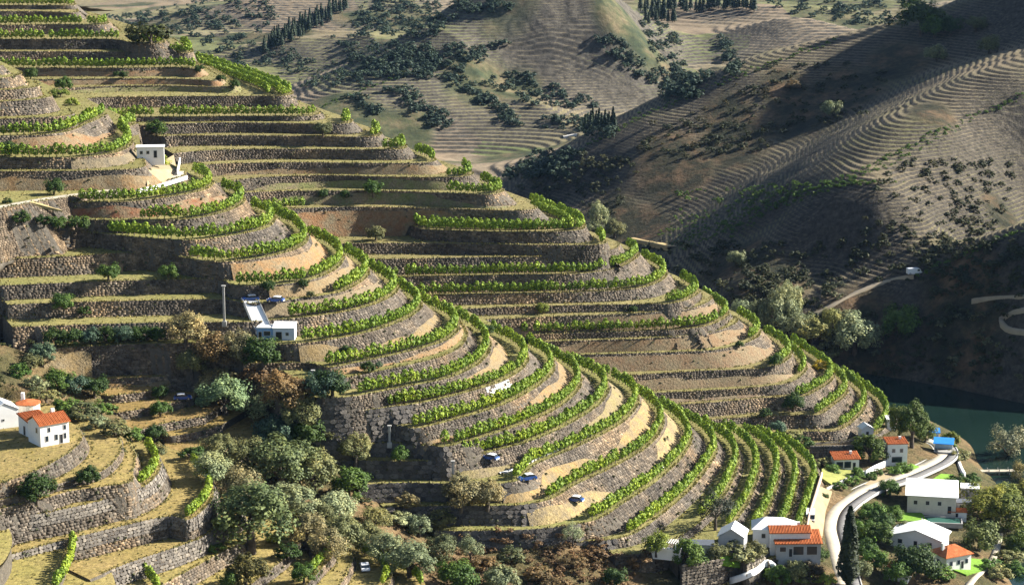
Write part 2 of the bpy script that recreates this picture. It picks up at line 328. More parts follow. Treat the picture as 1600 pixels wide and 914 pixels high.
def close_ring(L):
    P = L['P']; S, E = P[0], P[-1]; c = L['cake']; back = []
    same = [Q for Q in LAY if Q['cake'] == c and Q['z'] > L['z'] and (c != 'U' or Q['key'] in [a[0] for a in UG])]
    same.sort(key=lambda q: q['z'])
    if c in 'MU':
        if c == 'M' and L['key'] not in ('m0', 'm1', 'm2', 'm3', 'm4', 'm5'):
            for Q in same[:3]:
                if Q['P'][-1][1] > E[1] + 2: back.append(Q['P'][-1]); E = Q['P'][-1]
        far = max(P[:, 1].max(), E[1])
        back.append(np.array([E[0] - 40, far + 90])); back.append(np.array([-480.0, far + 140]))
        if L['pts'][0][0] < 0: back.append(np.array([-480.0, S[1]]))
        elif c == 'U' and L['key'][1:].isdigit() and int(L['key'][1:]) >= 10:
            pre = []
            s = S
            for Q in same[:3]:
                if Q['P'][0][1] > s[1] + 2: pre.append(Q['P'][0]); s = Q['P'][0]
            back.append(np.array([-480.0, s[1] + 5])); back += pre[::-1]
        else:
            back.append(np.array([-480.0, S[1] + 90])); back.append(np.array([S[0] - 45, S[1] + 60])); back.append(np.array([S[0] - 6, S[1] + 14]))
    elif c == 'B':
        back = [E + np.array([8, 25]), np.array([(S[0] + E[0]) / 2, max(S[1], E[1]) + 45]), S + np.array([-14, 22])]
    elif c == 'K':
        back = [E + np.array([-10, 9]), E + np.array([-30, 14]), np.array([-150.0, E[1] + 14])]
        if L['pts'][0][0] < 0: back.append(np.array([-150.0, S[1]]))
        else: back += [np.array([-150.0, S[1] + 25]), S + np.array([-14, 16])]
    else:
        back = [E + np.array([-30, -2]), np.array([-150.0, E[1]]), np.array([-150.0, S[1] + 8]), S + np.array([-14, 8])]
    L['back'] = back; L['ring'] = np.vstack([P, np.array(back)])
for L in LAY: close_ring(L)

# ------------------------------------------------------------------ base terrain: thin-plate through surveyed points
CPX = [  # px, py, z : ravine, village flat, river banks
 (20,545,46),(60,562,41.5),(60,600,40.5),(20,600,44),(90,640,40),(130,640,37.3),(170,670,35),(230,700,30),(280,730,27.5),(330,715,27.5),(300,650,31.5),(360,640,32),
 (300,560,41),(360,590,38),(440,600,37.5),(500,640,31),(380,700,27.2),(430,660,31),(500,700,25.5),(460,760,20.5),(560,740,19.5),(500,745,20),(620,775,14.8),(560,800,17),(480,830,18),(600,850,12),(700,850,7.5),(640,805,11.5),(400,760,23),(420,810,21.5),
 (560,900,11),(680,900,6.5),(780,870,5.5),(780,910,3.5),(860,855,6.2),(880,905,2.5),(960,866,3),(960,905,0.5),(1020,874,1.2),(1040,900,-1),(1100,878,-0.3),(1110,905,-2.8),
 (1200,884,-2.5),(1200,905,-5),(1285,760,-2.0),(1290,720,-3),(1320,735,-3.6),(1280,870,-4.2),(1290,905,-5.5),(1300,800,-4.2),(1360,758,-5),(1420,735,-5.8),(1465,712,-6.2),(1440,690,-6.3),
 (1330,690,-4),(1400,672,-5),(1350,820,-7),(1400,790,-7.6),(1450,805,-8.5),(1500,790,-9),(1420,880,-8.5),(1500,890,-9.5),(1360,900,-8),(1540,800,-10.5),(1530,880,-10.8),
 (1490,740,-8.8),(1500,705,-11.5),(1480,680,-10.5),(1440,665,-8),(1400,640,-13),(1570,745,-18),(1560,700,-20),(1590,800,-15.2),(1580,880,-15),(1620,914,-19),(1500,660,-20),(1440,630,-19),(1560,840,-12.5),
]
cpw = [unp(x, y, z) for x, y, z in CPX]
cpw += [np.array(p, float) for p in [
 (-480,420,50),(-480,600,30),(-300,500,42),(-170,430,38),(-150,380,30),(-60,380,16),(0,380,2),(60,380,-8),(140,380,-16),(240,380,-24),(-300,330,40),(0,330,0),(300,330,-26),
 (-40,640,5),(20,640,-8),(80,700,-20),(60,580,-6),(30,560,-4),(130,720,-24),(200,680,-24),(260,600,-24),(260,500,-22),(180,760,-24),(-40,800,-10),(60,800,-22),(-120,640,10),(-200,640,15),(-300,700,0),(-480,800,0),(-300,950,-18),
 (0,950,-22),(100,1010,-24),(300,760,-24),(360,600,-26)]]
cpw = np.array(cpw)
def tps_fit(X, v, lam=2.0):
    n = len(X); d = np.linalg.norm(X[:, None] - X[None], axis=2) / 100.0
    K = np.where(d > 0, d * d * np.log(d + 1e-12), 0) + np.eye(n) * lam * 1e-3
    Pm = np.hstack([np.ones((n, 1)), X / 100.0]); A = np.zeros((n + 3, n + 3))
    A[:n, :n] = K; A[:n, n:] = Pm; A[n:, :n] = Pm.T
    return np.linalg.solve(A, np.concatenate([v, np.zeros(3)]))
def tps_eval(X, c, Q):
    out = np.empty(len(Q))
    for s in range(0, len(Q), 20000):
        q = Q[s:s + 20000]; d = np.linalg.norm(q[:, None] - X[None], axis=2) / 100.0
        out[s:s + 20000] = np.where(d > 0, d * d * np.log(d + 1e-12), 0) @ c[:len(X)] + c[len(X)] + (q / 100.0) @ c[len(X) + 1:]
    return out
GX0, GX1, GY0, GY1 = -300.0, 330.0, 330.0, 1010.0
tc_ = tps_fit(cpw[:, :2], cpw[:, 2])
def vnoise(x, y, s, seed=0):
    r = np.random.default_rng(seed).random((256, 256)); X = x / s; Y = y / s
    i = np.floor(X).astype(int); j = np.floor(Y).astype(int); u = X - i; v = Y - j
    u = u * u * (3 - 2 * u); v = v * v * (3 - 2 * v); g = lambda a, b: r[a % 256, b % 256]
    return (g(i, j) * (1 - u) + g(i + 1, j) * u) * (1 - v) + (g(i, j + 1) * (1 - u) + g(i + 1, j + 1) * u) * v
def fbm(x, y, s, oct=4, seed=0):
    o = 0; a = 0.5
    for k in range(oct): o = o + a * (vnoise(x, y, s, seed + k) - 0.5) * 2; s /= 2.0; a *= 0.5
    return o
BS = 3.0
bx = np.arange(GX0, GX1 + 1, BS); by = np.arange(GY0, GY1 + 1, BS); BX, BY = np.meshgrid(bx, by)
BASE = tps_eval(cpw[:, :2], tc_, np.stack([BX.ravel(), BY.ravel()], 1)).reshape(BX.shape)
BASE = BASE + fbm(BX, BY, 14.0, 4, 3) * np.clip((BASE + 11) / 12, 0.05, 1) * np.where(BX > 75, 0.12, 1.0) * 1.3
BASE = np.clip(BASE, -40, 60)
def bilin(G, x0, y0, s, x, y):
    u = (np.asarray(x) - x0) / s; v = (np.asarray(y) - y0) / s
    i = np.clip(np.floor(u).astype(int), 0, G.shape[1] - 2); j = np.clip(np.floor(v).astype(int), 0, G.shape[0] - 2)
    u = np.clip(u - i, 0, 1); v = np.clip(v - j, 0, 1)
    return (G[j, i] * (1 - u) + G[j, i + 1] * u) * (1 - v) + (G[j + 1, i] * (1 - u) + G[j + 1, i + 1] * u) * v
# raster of the highest level at each metre
hx = np.arange(GX0, GX1, 1.0); hy = np.arange(GY0, GY1, 1.0); HX, HY = np.meshgrid(hx, hy)
HB = bilin(BASE, GX0, GY0, BS, HX, HY); H = HB.copy(); HID = np.full(H.shape, -1); HMIN = np.full(H.shape, 999.0)
def rings_fill(ring, z, lid):
    x0, y0 = ring.T; x1, y1 = np.roll(x0, -1), np.roll(y0, -1)
    ja = max(0, int(np.ceil(y0.min() - GY0))); jb = min(len(hy) - 1, int(y0.max() - GY0))
    for j in range(ja, jb + 1):
        y = hy[j] + 1e-4; m = (y0 <= y) != (y1 <= y)
        if not m.any(): continue
        xs = np.sort(x0[m] + (y - y0[m]) / (y1[m] - y0[m]) * (x1[m] - x0[m]))
        for a, b in zip(xs[::2], xs[1::2]):
            ia = max(0, int(np.ceil(a - GX0))); ib = min(len(hx) - 1, int(np.floor(b - GX0)))
            if ib < ia: continue
            if z > -1e8: HMIN[j, ia:ib + 1] = np.minimum(HMIN[j, ia:ib + 1], z)
            s = H[j, ia:ib + 1]; k = s < z; s[k] = z; HID[j, ia:ib + 1][k] = lid
for L in LAY: rings_fill(L['ring'], L['z'], -2)
H = np.minimum(HB, HMIN - 1.5); HID[:] = -1
for li, L in enumerate(LAY): rings_fill(L['ring'], L['z'], li)
def hgt(x, y):
    i = int(round(x - GX0)); j = int(round(y - GY0))
    if 0 <= i < len(hx) and 0 <= j < len(hy): return float(H[j, i])
    return -20.0
def lid(x, y):
    i = int(round(x - GX0)); j = int(round(y - GY0))
    return int(HID[j, i]) if 0 <= i < len(hx) and 0 <= j < len(hy) else -1
def hit(px, py, d0=340.0, d1=1000.0):
    r = ray(px, py); p = None
    d = d0
    while d < d1:
        t = d / r[1]; z = CAMZ + r[2] * t; x = r[0] * t
        if hgt(x, d) >= z: return np.array([x, d, hgt(x, d)])
        d += 0.5
    return np.array([x, d, z])
# ------------------------------------------------------------------ setting: ground sheet, river
def grid_mesh(X, Y, Z, m, smooth=True, name='terrain'):
    r, c = X.shape; v = np.stack([X.ravel(), Y.ravel(), Z.ravel()], 1)
    i = np.arange(r * c).reshape(r, c)
    f = np.stack([i[:-1, :-1].ravel(), i[:-1, 1:].ravel(), i[1:, 1:].ravel(), i[1:, :-1].ravel()], 1)
    return mesh(name, v, f, m, smooth)
# near ground (ravine, village flat, river bed); finer grid than the survey one
gx = np.arange(GX0, GX1 - 1, 1.5); gy_ = np.arange(GY0, GY1 - 1, 1.5); QX, QY = np.meshgrid(gx, gy_)
QZ = bilin(BASE, GX0, GY0, BS, QX, QY)
QZ = QZ + fbm(QX, QY, 5.0, 3, 9) * 0.5 * np.clip((QZ + 9) / 6, 0, 1) * np.where(QX > 72, 0.1, 1)
QZ = np.minimum(QZ, np.where(HMIN[np.clip((QY - GY0).astype(int), 0, len(hy)-1), np.clip((QX - GX0).astype(int), 0, len(hx)-1)] < 900, HMIN[np.clip((QY - GY0).astype(int), 0, len(hy)-1), np.clip((QX - GX0).astype(int), 0, len(hx)-1)] - 1.0, 999.0))
tag(obj('ground', grid_mesh(QX, QY, QZ, M_scrub)), kind='structure')
def _water(t, b):
    n = noise(t, 0.35, 5, 0.6, world=True); n2 = noise(t, 0.02, 3, 0.5, world=True)
    t.links.new(ramp(t, n2, [(0.3, (0.006, 0.016, 0.013)), (0.7, (0.010, 0.024, 0.018))]), b.inputs['Base Color'])
    b.inputs['Roughness'].default_value = 0.12; b.inputs['Specular IOR Level'].default_value = 0.22; bump(t, b, n, 0.35, 0.15)
M_water = mat('river_water', _water)
tag(obj('river', mesh('river', [(70, 470, -14), (700, 470, -14), (700, 960, -14), (30, 960, -14), (30, 700, -14), (70, 640, -14)], [(0, 1, 2, 3, 4, 5)], M_water)), kind='structure')

# ------------------------------------------------------------------ hills across the river and beyond
FP = [  # px, py, horizontal distance
 # right-hand hill, crest nearest the river and its dark flank
 (1250,512,741),(1330,476,746),(1430,430,752),(1520,392,745),(1600,360,740),(1720,315,728),(1350,540,735),(1250,560,730),(1450,520,728),(1560,480,716),(1650,450,705),(1340,592,722),(1420,602,712),(1500,618,700),(1600,640,682),(1700,655,668),
 # lit middle spur
 (1400,350,790),(1300,350,800),(1500,380,800),(1600,345,838),(1500,300,835),(1600,300,868),(1400,300,805),(1600,220,892),(1300,400,790),(1200,400,798),(1150,440,776),(1250,450,770),(1100,470,782),(1200,350,835),
 (1380,250,842),(1300,285,828),(1480,200,874),(1600,150,908),(1200,320,852),(1120,352,872),(1050,385,890),(1000,405,895),(960,420,880),(1750,100,930),
 # hollow behind it, long skyline spur
 (1230,250,962),(1350,180,988),(1100,310,962),(1500,100,1015),(1000,348,962),(900,380,960),(1600,60,1040),(860,360,980),
 (790,292,1085),(880,250,1062),(1000,180,1076),(1080,147,1080),(1160,115,1082),(1310,60,1118),(1440,20,1155),(1600,-30,1215),(1800,-90,1330),(1000,250,1020),(1150,200,1035),(1300,130,1065),(900,300,1025),
 # valley and central peak
 (780,275,1200),(700,260,1245),(640,245,1290),(850,240,1230),(960,200,1300),(1050,170,1330),(560,215,1330),
 (870,-2,1500),(930,-2,1505),(900,-60,1560),(830,18,1490),(985,45,1490),(880,50,1475),(790,45,1480),(720,78,1452),(650,110,1420),(570,138,1400),(500,166,1380),(1050,130,1470),(1000,165,1440),(600,232,1330),(750,252,1300),(880,215,1335),(700,160,1390),(800,130,1440),(900,110,1455),(640,180,1370),(850,170,1390),
 # far hills
 (545,3,1950),(480,45,1860),(630,48,1880),(600,72,1780),(455,63,1720),(340,105,1640),(535,128,1600),(470,152,1560),(400,72,1800),(395,100,1670),(500,88,1680),(300,20,2050),(220,60,1900),(180,25,2250),(100,10,2400),(400,0,2200),(620,5,2150),(700,30,1950),(760,10,2000),(800,-40,2300),
 (1170,2,1700),(1310,45,1650),(1060,60,1620),(1130,110,1500),(1250,90,1540),(1050,105,1520),(1000,20,1900),(1400,10,2000),(1230,40,1600),(1350,-30,2300),(1500,-40,2400),(1600,-60,2500),
]
fpw = [atd(*p) for p in FP]
fpw += [np.array(p, float) for p in [(-60,760,-34),(20,740,-34),(-100,860,-34),(-250,900,-34),(-450,1000,-34),(60,690,-38),(150,640,-42),(300,600,-42),(420,560,-42),(-40,1000,-30),(-200,1100,-32),(-300,1300,-30),(-500,1300,0),(-700,1500,40),
 (-500,1800,0),(-900,2300,30),(0,2700,0),(-600,2900,20),(600,2900,20),(1000,2600,60),(700,1800,60),(600,1400,70),(320,1112,146),(290,1098,122),(360,1130,180),(318,1060,135),(322,1020,118),(300,990,96),(480,1000,170),(480,1150,220),(350,960,105),(480,800,75),(450,700,30),(420,640,-20),(700,800,120),(-600,3600,40),(0,3600,40),(700,3600,60)]]  # includes a steep ridge right of the frame, added to shadow the hollow
fpw = np.array(fpw); fc = tps_fit(fpw[:, :2], fpw[:, 2], 3.0)
def far_raw(x, y):
    z = tps_eval(fpw[:, :2], fc, np.stack([x.ravel(), y.ravel()], 1)).reshape(x.shape)
    amp = np.clip((z + 16) / 14, 0.0, 1)
    z = z + amp * ((fbm(x, y, 90.0, 3, 21) * 3.5 * np.clip((y - 900) / 500, 0.25, 1.0) + (np.abs(fbm(x + y * .4, y, 210.0, 2, 23)) - .22) * -46.0 * np.clip((y - 1500) / 200, 0, 1) + (np.abs(fbm(x * 1.2 + y * .3, y, 120.0, 2, 29)) - .2) * -17.0 * np.clip((y - 1200) / 120, 0, 1) * np.clip((1620 - y) / 100, 0, 1)) + fbm(x, y, 22.0, 3, 27) * 1.0)
    return z
def terr(z, st, mask):
    q = z / st; f = np.floor(q); r = q - f
    s = np.clip((r - 0.66) / 0.34, 0, 1)
    return z * (1 - mask) + st * (f + s) * mask
def far_mask(x, y):
    m = fbm(x, y, 75.0, 3, 41) + 0.26
    return np.clip(m * 7 + 0.4, 0, 1)
def rh_scrub(x, y):
    # scrub (no terraces) on the right hill: lower banks and the crag under the skyline spur
    pts = [(1140,160,45),(1230,120,40),(1290,150,35),(1000,290,55),(1080,250,35),(1200,480,55),(1350,560,60),(1500,570,60),(1450,340,30),(1560,400,18),(900,330,60),(1150,430,45),(1050,232,62),(1150,205,62),(1250,185,60),(1330,150,55),(950,275,60),(1400,110,45)]
    m = np.ones_like(x)
    for px, py, r in pts:
        d = float(np.interp(py, [100,250,350,450,600],[1070,1000,880,790,710])); p = atd(px, py, d)
        m = np.minimum(m, np.clip((np.hypot(x - p[0], (y - p[1]) * 0.5) / (r * 0.27 * d / 1000 + 4) - 0.6) * 2.2, 0, 1))
    return m
def _hill(t, b):
    g = N(t, 'ShaderNodeNewGeometry'); sx = N(t, 'ShaderNodeSeparateXYZ'); t.links.new(g.outputs['True Normal'], sx.inputs[0])
    at = N(t, 'ShaderNodeAttribute', attribute_name='terraced')
    n1 = noise(t, 0.012, 4, 0.6, world=True); n2 = noise(t, 0.22, 5, 0.75, world=True); n3 = noise(t, 0.05, 4, 0.65, world=True)
    flat = math_(t, 'SMOOTHSTEP', 0.0) if False else ramp(t, sx.outputs['Z'], [(0.86, (0, 0, 0)), (0.97, (1, 1, 1))])
    gp = N(t, 'ShaderNodeNewGeometry'); vo = N(t, 'ShaderNodeTexVoronoi'); vo.inputs['Scale'].default_value = 0.011; t.links.new(gp.outputs['Position'], vo.inputs['Vector'])
    sv = N(t, 'ShaderNodeSeparateColor'); t.links.new(vo.outputs['Color'], sv.inputs[0])
    tread = ramp(t, sv.outputs[0], [(0.0, (0.13, 0.15, 0.06)), (0.3, (0.20, 0.175, 0.10)), (0.55, (0.22, 0.17, 0.12)), (0.8, (0.25, 0.20, 0.145)), (1.0, (0.16, 0.165, 0.075))])
    tread = mix(t, 1.0, tread, ramp(t, n1, [(0.3, (0.75, 0.78, 0.75)), (0.7, (1.15, 1.1, 1.05))]), 'MULTIPLY')
    wall = ramp(t, n2, [(0.3, (0.055, 0.05, 0.042)), (0.7, (0.12, 0.105, 0.085))])
    ter = mix(t, flat, wall, tread)
    scr = ramp(t, n3, [(0.36, (0.035, 0.048, 0.026)), (0.5, (0.075, 0.08, 0.04)), (0.64, (0.15, 0.12, 0.07))])
    c = mix(t, at.outputs['Fac'], scr, ter)
    v = ramp(t, n2, [(0.3, (0.6, 0.6, 0.6)), (0.7, (1.25, 1.25, 1.2))])
    t.links.new(mix(t, 1.0, c, v, 'MULTIPLY'), b.inputs['Base Color']); bump(t, b, n2, 0.6, 0.8)
M_hill = mat('hillside', _hill)
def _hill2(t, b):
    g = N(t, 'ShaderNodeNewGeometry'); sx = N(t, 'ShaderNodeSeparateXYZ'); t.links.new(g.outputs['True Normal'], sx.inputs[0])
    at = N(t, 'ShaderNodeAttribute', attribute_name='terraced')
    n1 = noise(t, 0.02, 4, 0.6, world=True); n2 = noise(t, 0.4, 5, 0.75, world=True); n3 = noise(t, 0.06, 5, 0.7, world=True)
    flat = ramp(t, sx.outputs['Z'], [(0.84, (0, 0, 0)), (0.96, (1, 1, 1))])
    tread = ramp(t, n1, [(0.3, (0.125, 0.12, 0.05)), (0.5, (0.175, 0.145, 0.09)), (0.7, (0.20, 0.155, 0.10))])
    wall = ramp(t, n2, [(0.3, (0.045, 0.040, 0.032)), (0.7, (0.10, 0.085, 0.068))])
    scr = ramp(t, n3, [(0.34, (0.018, 0.022, 0.012)), (0.48, (0.045, 0.042, 0.024)), (0.6, (0.12, 0.08, 0.045)), (0.68, (0.19, 0.12, 0.07))])  # scrub tones kept extra dark, painting shade into the slopes
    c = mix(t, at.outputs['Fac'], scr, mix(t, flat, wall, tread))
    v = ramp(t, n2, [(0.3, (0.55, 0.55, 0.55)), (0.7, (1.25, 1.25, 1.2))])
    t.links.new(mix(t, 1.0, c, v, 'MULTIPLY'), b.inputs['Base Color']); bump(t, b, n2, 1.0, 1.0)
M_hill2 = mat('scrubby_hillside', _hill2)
def hill_patch(name, u, d, st, maskf, m_=None):
    U, D = np.meshgrid(u, d); X = U * D; Z = far_raw(X, D); m = maskf(X, D)
    Zt = terr(Z, st, m); me = grid_mesh(X, D, Zt, m_ or M_hill, False, name)
    a = me.attributes.new('terraced', 'FLOAT', 'POINT'); a.data.foreach_set('value', m.astype(np.float32).ravel())
    return tag(obj(name, me), kind='structure'), (U, D, Zt)
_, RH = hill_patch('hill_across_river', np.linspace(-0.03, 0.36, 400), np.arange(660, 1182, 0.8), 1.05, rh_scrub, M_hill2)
_, FH = hill_patch('far_hills', np.linspace(-0.29, 0.29, 540), np.concatenate([np.arange(1180, 1560, 1.1), np.arange(1560, 2600, 2.0)]), 1.6, far_mask)
# coarse land beyond the frame, out to the horizon
ax = np.concatenate([np.arange(-9000, -1000, 800.), np.arange(-1000, 1001, 50.), np.arange(1800, 9001, 800.)])
ay = np.concatenate([np.arange(-6000, 0, 800.), np.arange(0, 2600, 50.), np.arange(2600, 14001, 600.)])
AX, AY = np.meshgrid(ax, ay); inside = (np.abs(AX) < 1000) & (AY > 600) & (AY < 3500)
AZ = np.where(inside, far_raw(np.clip(AX, -1000, 1000), np.clip(AY, 640, 3500)), 60 + fbm(AX, AY, 1800., 4, 61) * 150 + np.clip(AY - 3000, 0, 5000) * 0.02)
u_ = AX / np.maximum(AY, 1)
hide = ((u_ > -0.32) & (u_ < 0.40) & (AY > 620) & (AY < 2640)) | ((AX > -330) & (AX < 360) & (AY > 280) & (AY < 1050))
nearcam = np.hypot(AX, AY - 250) < 700
AZ = np.where(nearcam & ~inside, np.minimum(AZ, -60), AZ)
AZ = np.where(hide, AZ - 60, AZ)
me = grid_mesh(AX, AY, AZ, M_hill, True, 'terrain'); a = me.attributes.new('terraced', 'FLOAT', 'POINT'); a.data.foreach_set('value', np.zeros(AX.size, np.float32))
tag(obj('terrain', me), kind='structure')
def far_hit(px, py, d0=660.0, d1=2590.0):
    r = ray(px, py); d = np.arange(d0, d1, 1.0); t = d / r[1]; z = CAMZ + r[2] * t; u = r[0] / r[1]
    out = np.full(len(d), -99.0)
    for U, D, Zt in (RH, FH):
        uu = U[0]; dd = D[:, 0]
        if not uu[0] < u < uu[-1]: continue
        k = int(np.clip(np.searchsorted(uu, u), 1, len(uu) - 1)); col = Zt[:, k]
        m = (d >= dd[0]) & (d <= dd[-1]); out[m] = np.interp(d[m], dd, col)
    h = out >= z
    if not h.any(): return None
    i = int(h.argmax()); return np.array([r[0] * t[i], d[i], out[i]])

# ------------------------------------------------------------------ terraces: level ground and retaining walls
TREADC = {'U': (0.25, 0.205, 0.09), 'M': (0.235, 0.215, 0.075), 'B': (0.34, 0.19, 0.07), 'K': (0.36, 0.255, 0.09), 'C': (0.34, 0.255, 0.09)}
def outward(P):
    T = np.gradient(P, axis=0); T /= np.maximum(1e-6, np.linalg.norm(T, axis=1))[:, None]
    return np.stack([T[:, 1], -T[:, 0]], 1)          # contour runs left to right, so outward is to its right
def build_layers():
    for L in LAY:
        P, z, R = L['P'], L['z'], L['ring']
        L['N'] = outward(P)
        # level ground
        v = [Vector((x, y, 0)) for x, y in R]; tris = tessellate_polygon([v])
        f = []
        for a, b, c in tris:
            A, B, C_ = R[a], R[b], R[c]
            f.append((a, b, c) if (B[0]-A[0])*(C_[1]-A[1])-(B[1]-A[1])*(C_[0]-A[0]) > 0 else (a, c, b))
        me = mesh('terrace_ground', [(x, y, z) for x, y in R], f, M_tread)
        c = TREADC[L['cake']]; j = random.uniform(0.82, 1.15)
        o = obj('terrace_ground', me, color=(c[0]*j, c[1]*j*random.uniform(0.95, 1.08), c[2]*j)); tag(o, kind='structure')
build_layers()
# ------------------------------------------------------------------ retaining walls: core, stones, banks
BAT = 0.2
def wall_frame(L):
    P, Nn, z = L['P'], L['N'], L['z']; n = len(P)
    s = np.concatenate([[0], np.cumsum(np.linalg.norm(np.diff(P, axis=0), axis=1))])
    foot = np.array([min(z, hgt(*(p + n_ * 1.3))) for p, n_ in zip(P, Nn)])
    foot2 = np.array([min(z, hgt(*(p + n_ * 2.6))) for p, n_ in zip(P, Nn)])
    foot = np.minimum(foot, foot2 + 6)
    hv = np.clip(z - foot, 0, 13.0)
    ker = np.ones(7) / 7
    # how far the next level reaches, so the wall can lean out and leave a narrow tread
    T_ = np.arange(0.5, 16, 0.5); w = np.full(n, 16.0)
    for i in range(n):
        for t in T_:
            h = hgt(*(P[i] + Nn[i] * t))
            if t > 1.4 and (h < foot[i] - 0.7 or h > foot[i] + 1.2): w[i] = t; break
    fo = np.clip(w - (3.4 if L['cake'] in 'MU' else 3.2), BAT * hv, (1.05 if L['cake'] in 'MU' else 0.45) * hv)
    side = Nn @ np.array([1.0, 0.0])                      # walls that face the camera squarely stand steeper
    fo = np.minimum(fo, np.clip(0.42 + side * 0.95, 0.16, 1.05) * hv + 0.05)
    fo = np.convolve(np.pad(fo, 3, mode='edge'), ker, 'valid')
    pj = np.array([proj((p[0], p[1], z - h / 2)) for p, h in zip(P, hv)])
    vis = (hv > 0.5) & (pj[:, 0] > -25) & (pj[:, 0] < 1625) & (pj[:, 1] < 935)
    view = -(Nn * (P / np.linalg.norm(P, axis=1)[:, None])).sum(1)
    vis &= view > -0.3
    L.update(s=s, foot=foot, hv=hv, vis=vis, pj=pj, fo=fo, sl=fo / np.maximum(hv, 0.3))
def wall_core(L):
    P, Nn, z, hv, fo = L['P'], L['N'], L['z'], L['hv'], L['fo']; n = len(P); d = L['drop'] + 13.0
    B = P + Nn * fo[:, None]; B2 = P + Nn * (fo + 0.25)[:, None]
    V = np.vstack([np.c_[P, np.full(n, z - 0.02)], np.c_[B, z - hv], np.c_[B2, z - hv - 1.0], np.c_[P, np.full(n, z - d)]])
    i = np.arange(n - 1); F = np.vstack([np.stack([i + n * k, i + n * (k + 1), i + n * (k + 1) + 1, i + n * k + 1], 1) for k in range(3)])
    R = np.array([P[-1]] + list(L['back']) + [P[0]]); k = len(R); o = len(V)
    V = np.vstack([V, np.c_[R, np.full(k, z - 0.02)], np.c_[R, np.full(k, z - d - 3)]])
    i = np.arange(k - 1) + o; F = np.vstack([F, np.stack([i, i + k, i + k + 1, i + 1], 1)])
    return mesh('retaining_wall', V, F, M_core)
for L in LAY: wall_frame(L)
for L in LAY:                                            # the leaning faces join the height raster
    for p, n_, h, f in zip(L['P'], L['N'], L['hv'], L['fo']):
        for t in np.arange(0.0, f, 0.45):
            q = p + n_ * t; i = int(round(q[0] - GX0)); j = int(round(q[1] - GY0))
            if 0 <= i < len(hx) and 0 <= j < len(hy): H[j, i] = max(H[j, i], L['z'] - h * t / f)
def stones_mesh(L, ch0, lmin, lmax, sel):
    s, P, Nn, z, hv = L['s'], L['P'], L['N'], L['z'], L['hv']
    Vs = []; nstone = 0
    hmax = hv[sel].max() if sel.any() else 0; zt = 0.0
    while zt < hmax - 0.15:
        ch = ch0 * random.uniform(0.8, 1.3)
        nst = int(s[-1] / ((lmin + lmax) / 2)) + 2
        e = np.cumsum(RNG.uniform(lmin, lmax, nst)) + RNG.uniform(-lmax, 0); a, b = e[:-1], e[1:]
        m = (a + b) / 2
        ok = (m > 0.2) & (m < s[-1] - 0.2); a, b, m = a[ok], b[ok], m[ok]
        ii = np.clip(np.searchsorted(s, m), 0, len(s) - 1)
        ok = sel[ii] & (hv[ii] > zt + 0.25); a, b, m, ii = a[ok], b[ok], m[ok], ii[ok]
        if len(a):
            k = len(a); g = 0.012
            zb = np.minimum(zt + ch, hv[ii] + 0.3); pro = RNG.uniform(0.0, 0.055, k)
            c8 = []
            for sx, zz, out in ((a + g, zt + g, 1), (b - g, zt + g, 1), (b - g, zb - g, 1), (a + g, zb - g, 1), (a, zt, 0), (b, zt, 0), (b, zb, 0), (a, zb, 0)):
                sj = sx + RNG.uniform(-0.06, 0.06, k) * out * ch0; zj = zz + RNG.uniform(-0.06, 0.06, k) * out * ch0
                x = np.interp(sj, s, P[:, 0]); y = np.interp(sj, s, P[:, 1]); nx = np.interp(sj, s, Nn[:, 0]); ny = np.interp(sj, s, Nn[:, 1])
                of = np.interp(sj, s, L['sl']) * zj + (pro + RNG.uniform(-0.04, 0.04, k) if out else -0.1)
                c8.append(np.stack([x + nx * of, y + ny * of, z - np.maximum(zj, -0.12)], 1))
            Vs.append(np.stack(c8, 1).reshape(-1, 3)); nstone += k
        zt += ch
    if not Vs: return None
    V = np.vstack(Vs); q = np.arange(nstone)[:, None, None] * 8
    F = (np.array([[0, 3, 2, 1], [0, 1, 5, 4], [1, 2, 6, 5], [2, 3, 7, 6], [3, 0, 4, 7]])[None] + q).reshape(-1, 4)
    return mesh('stones', V, F, M_stone)
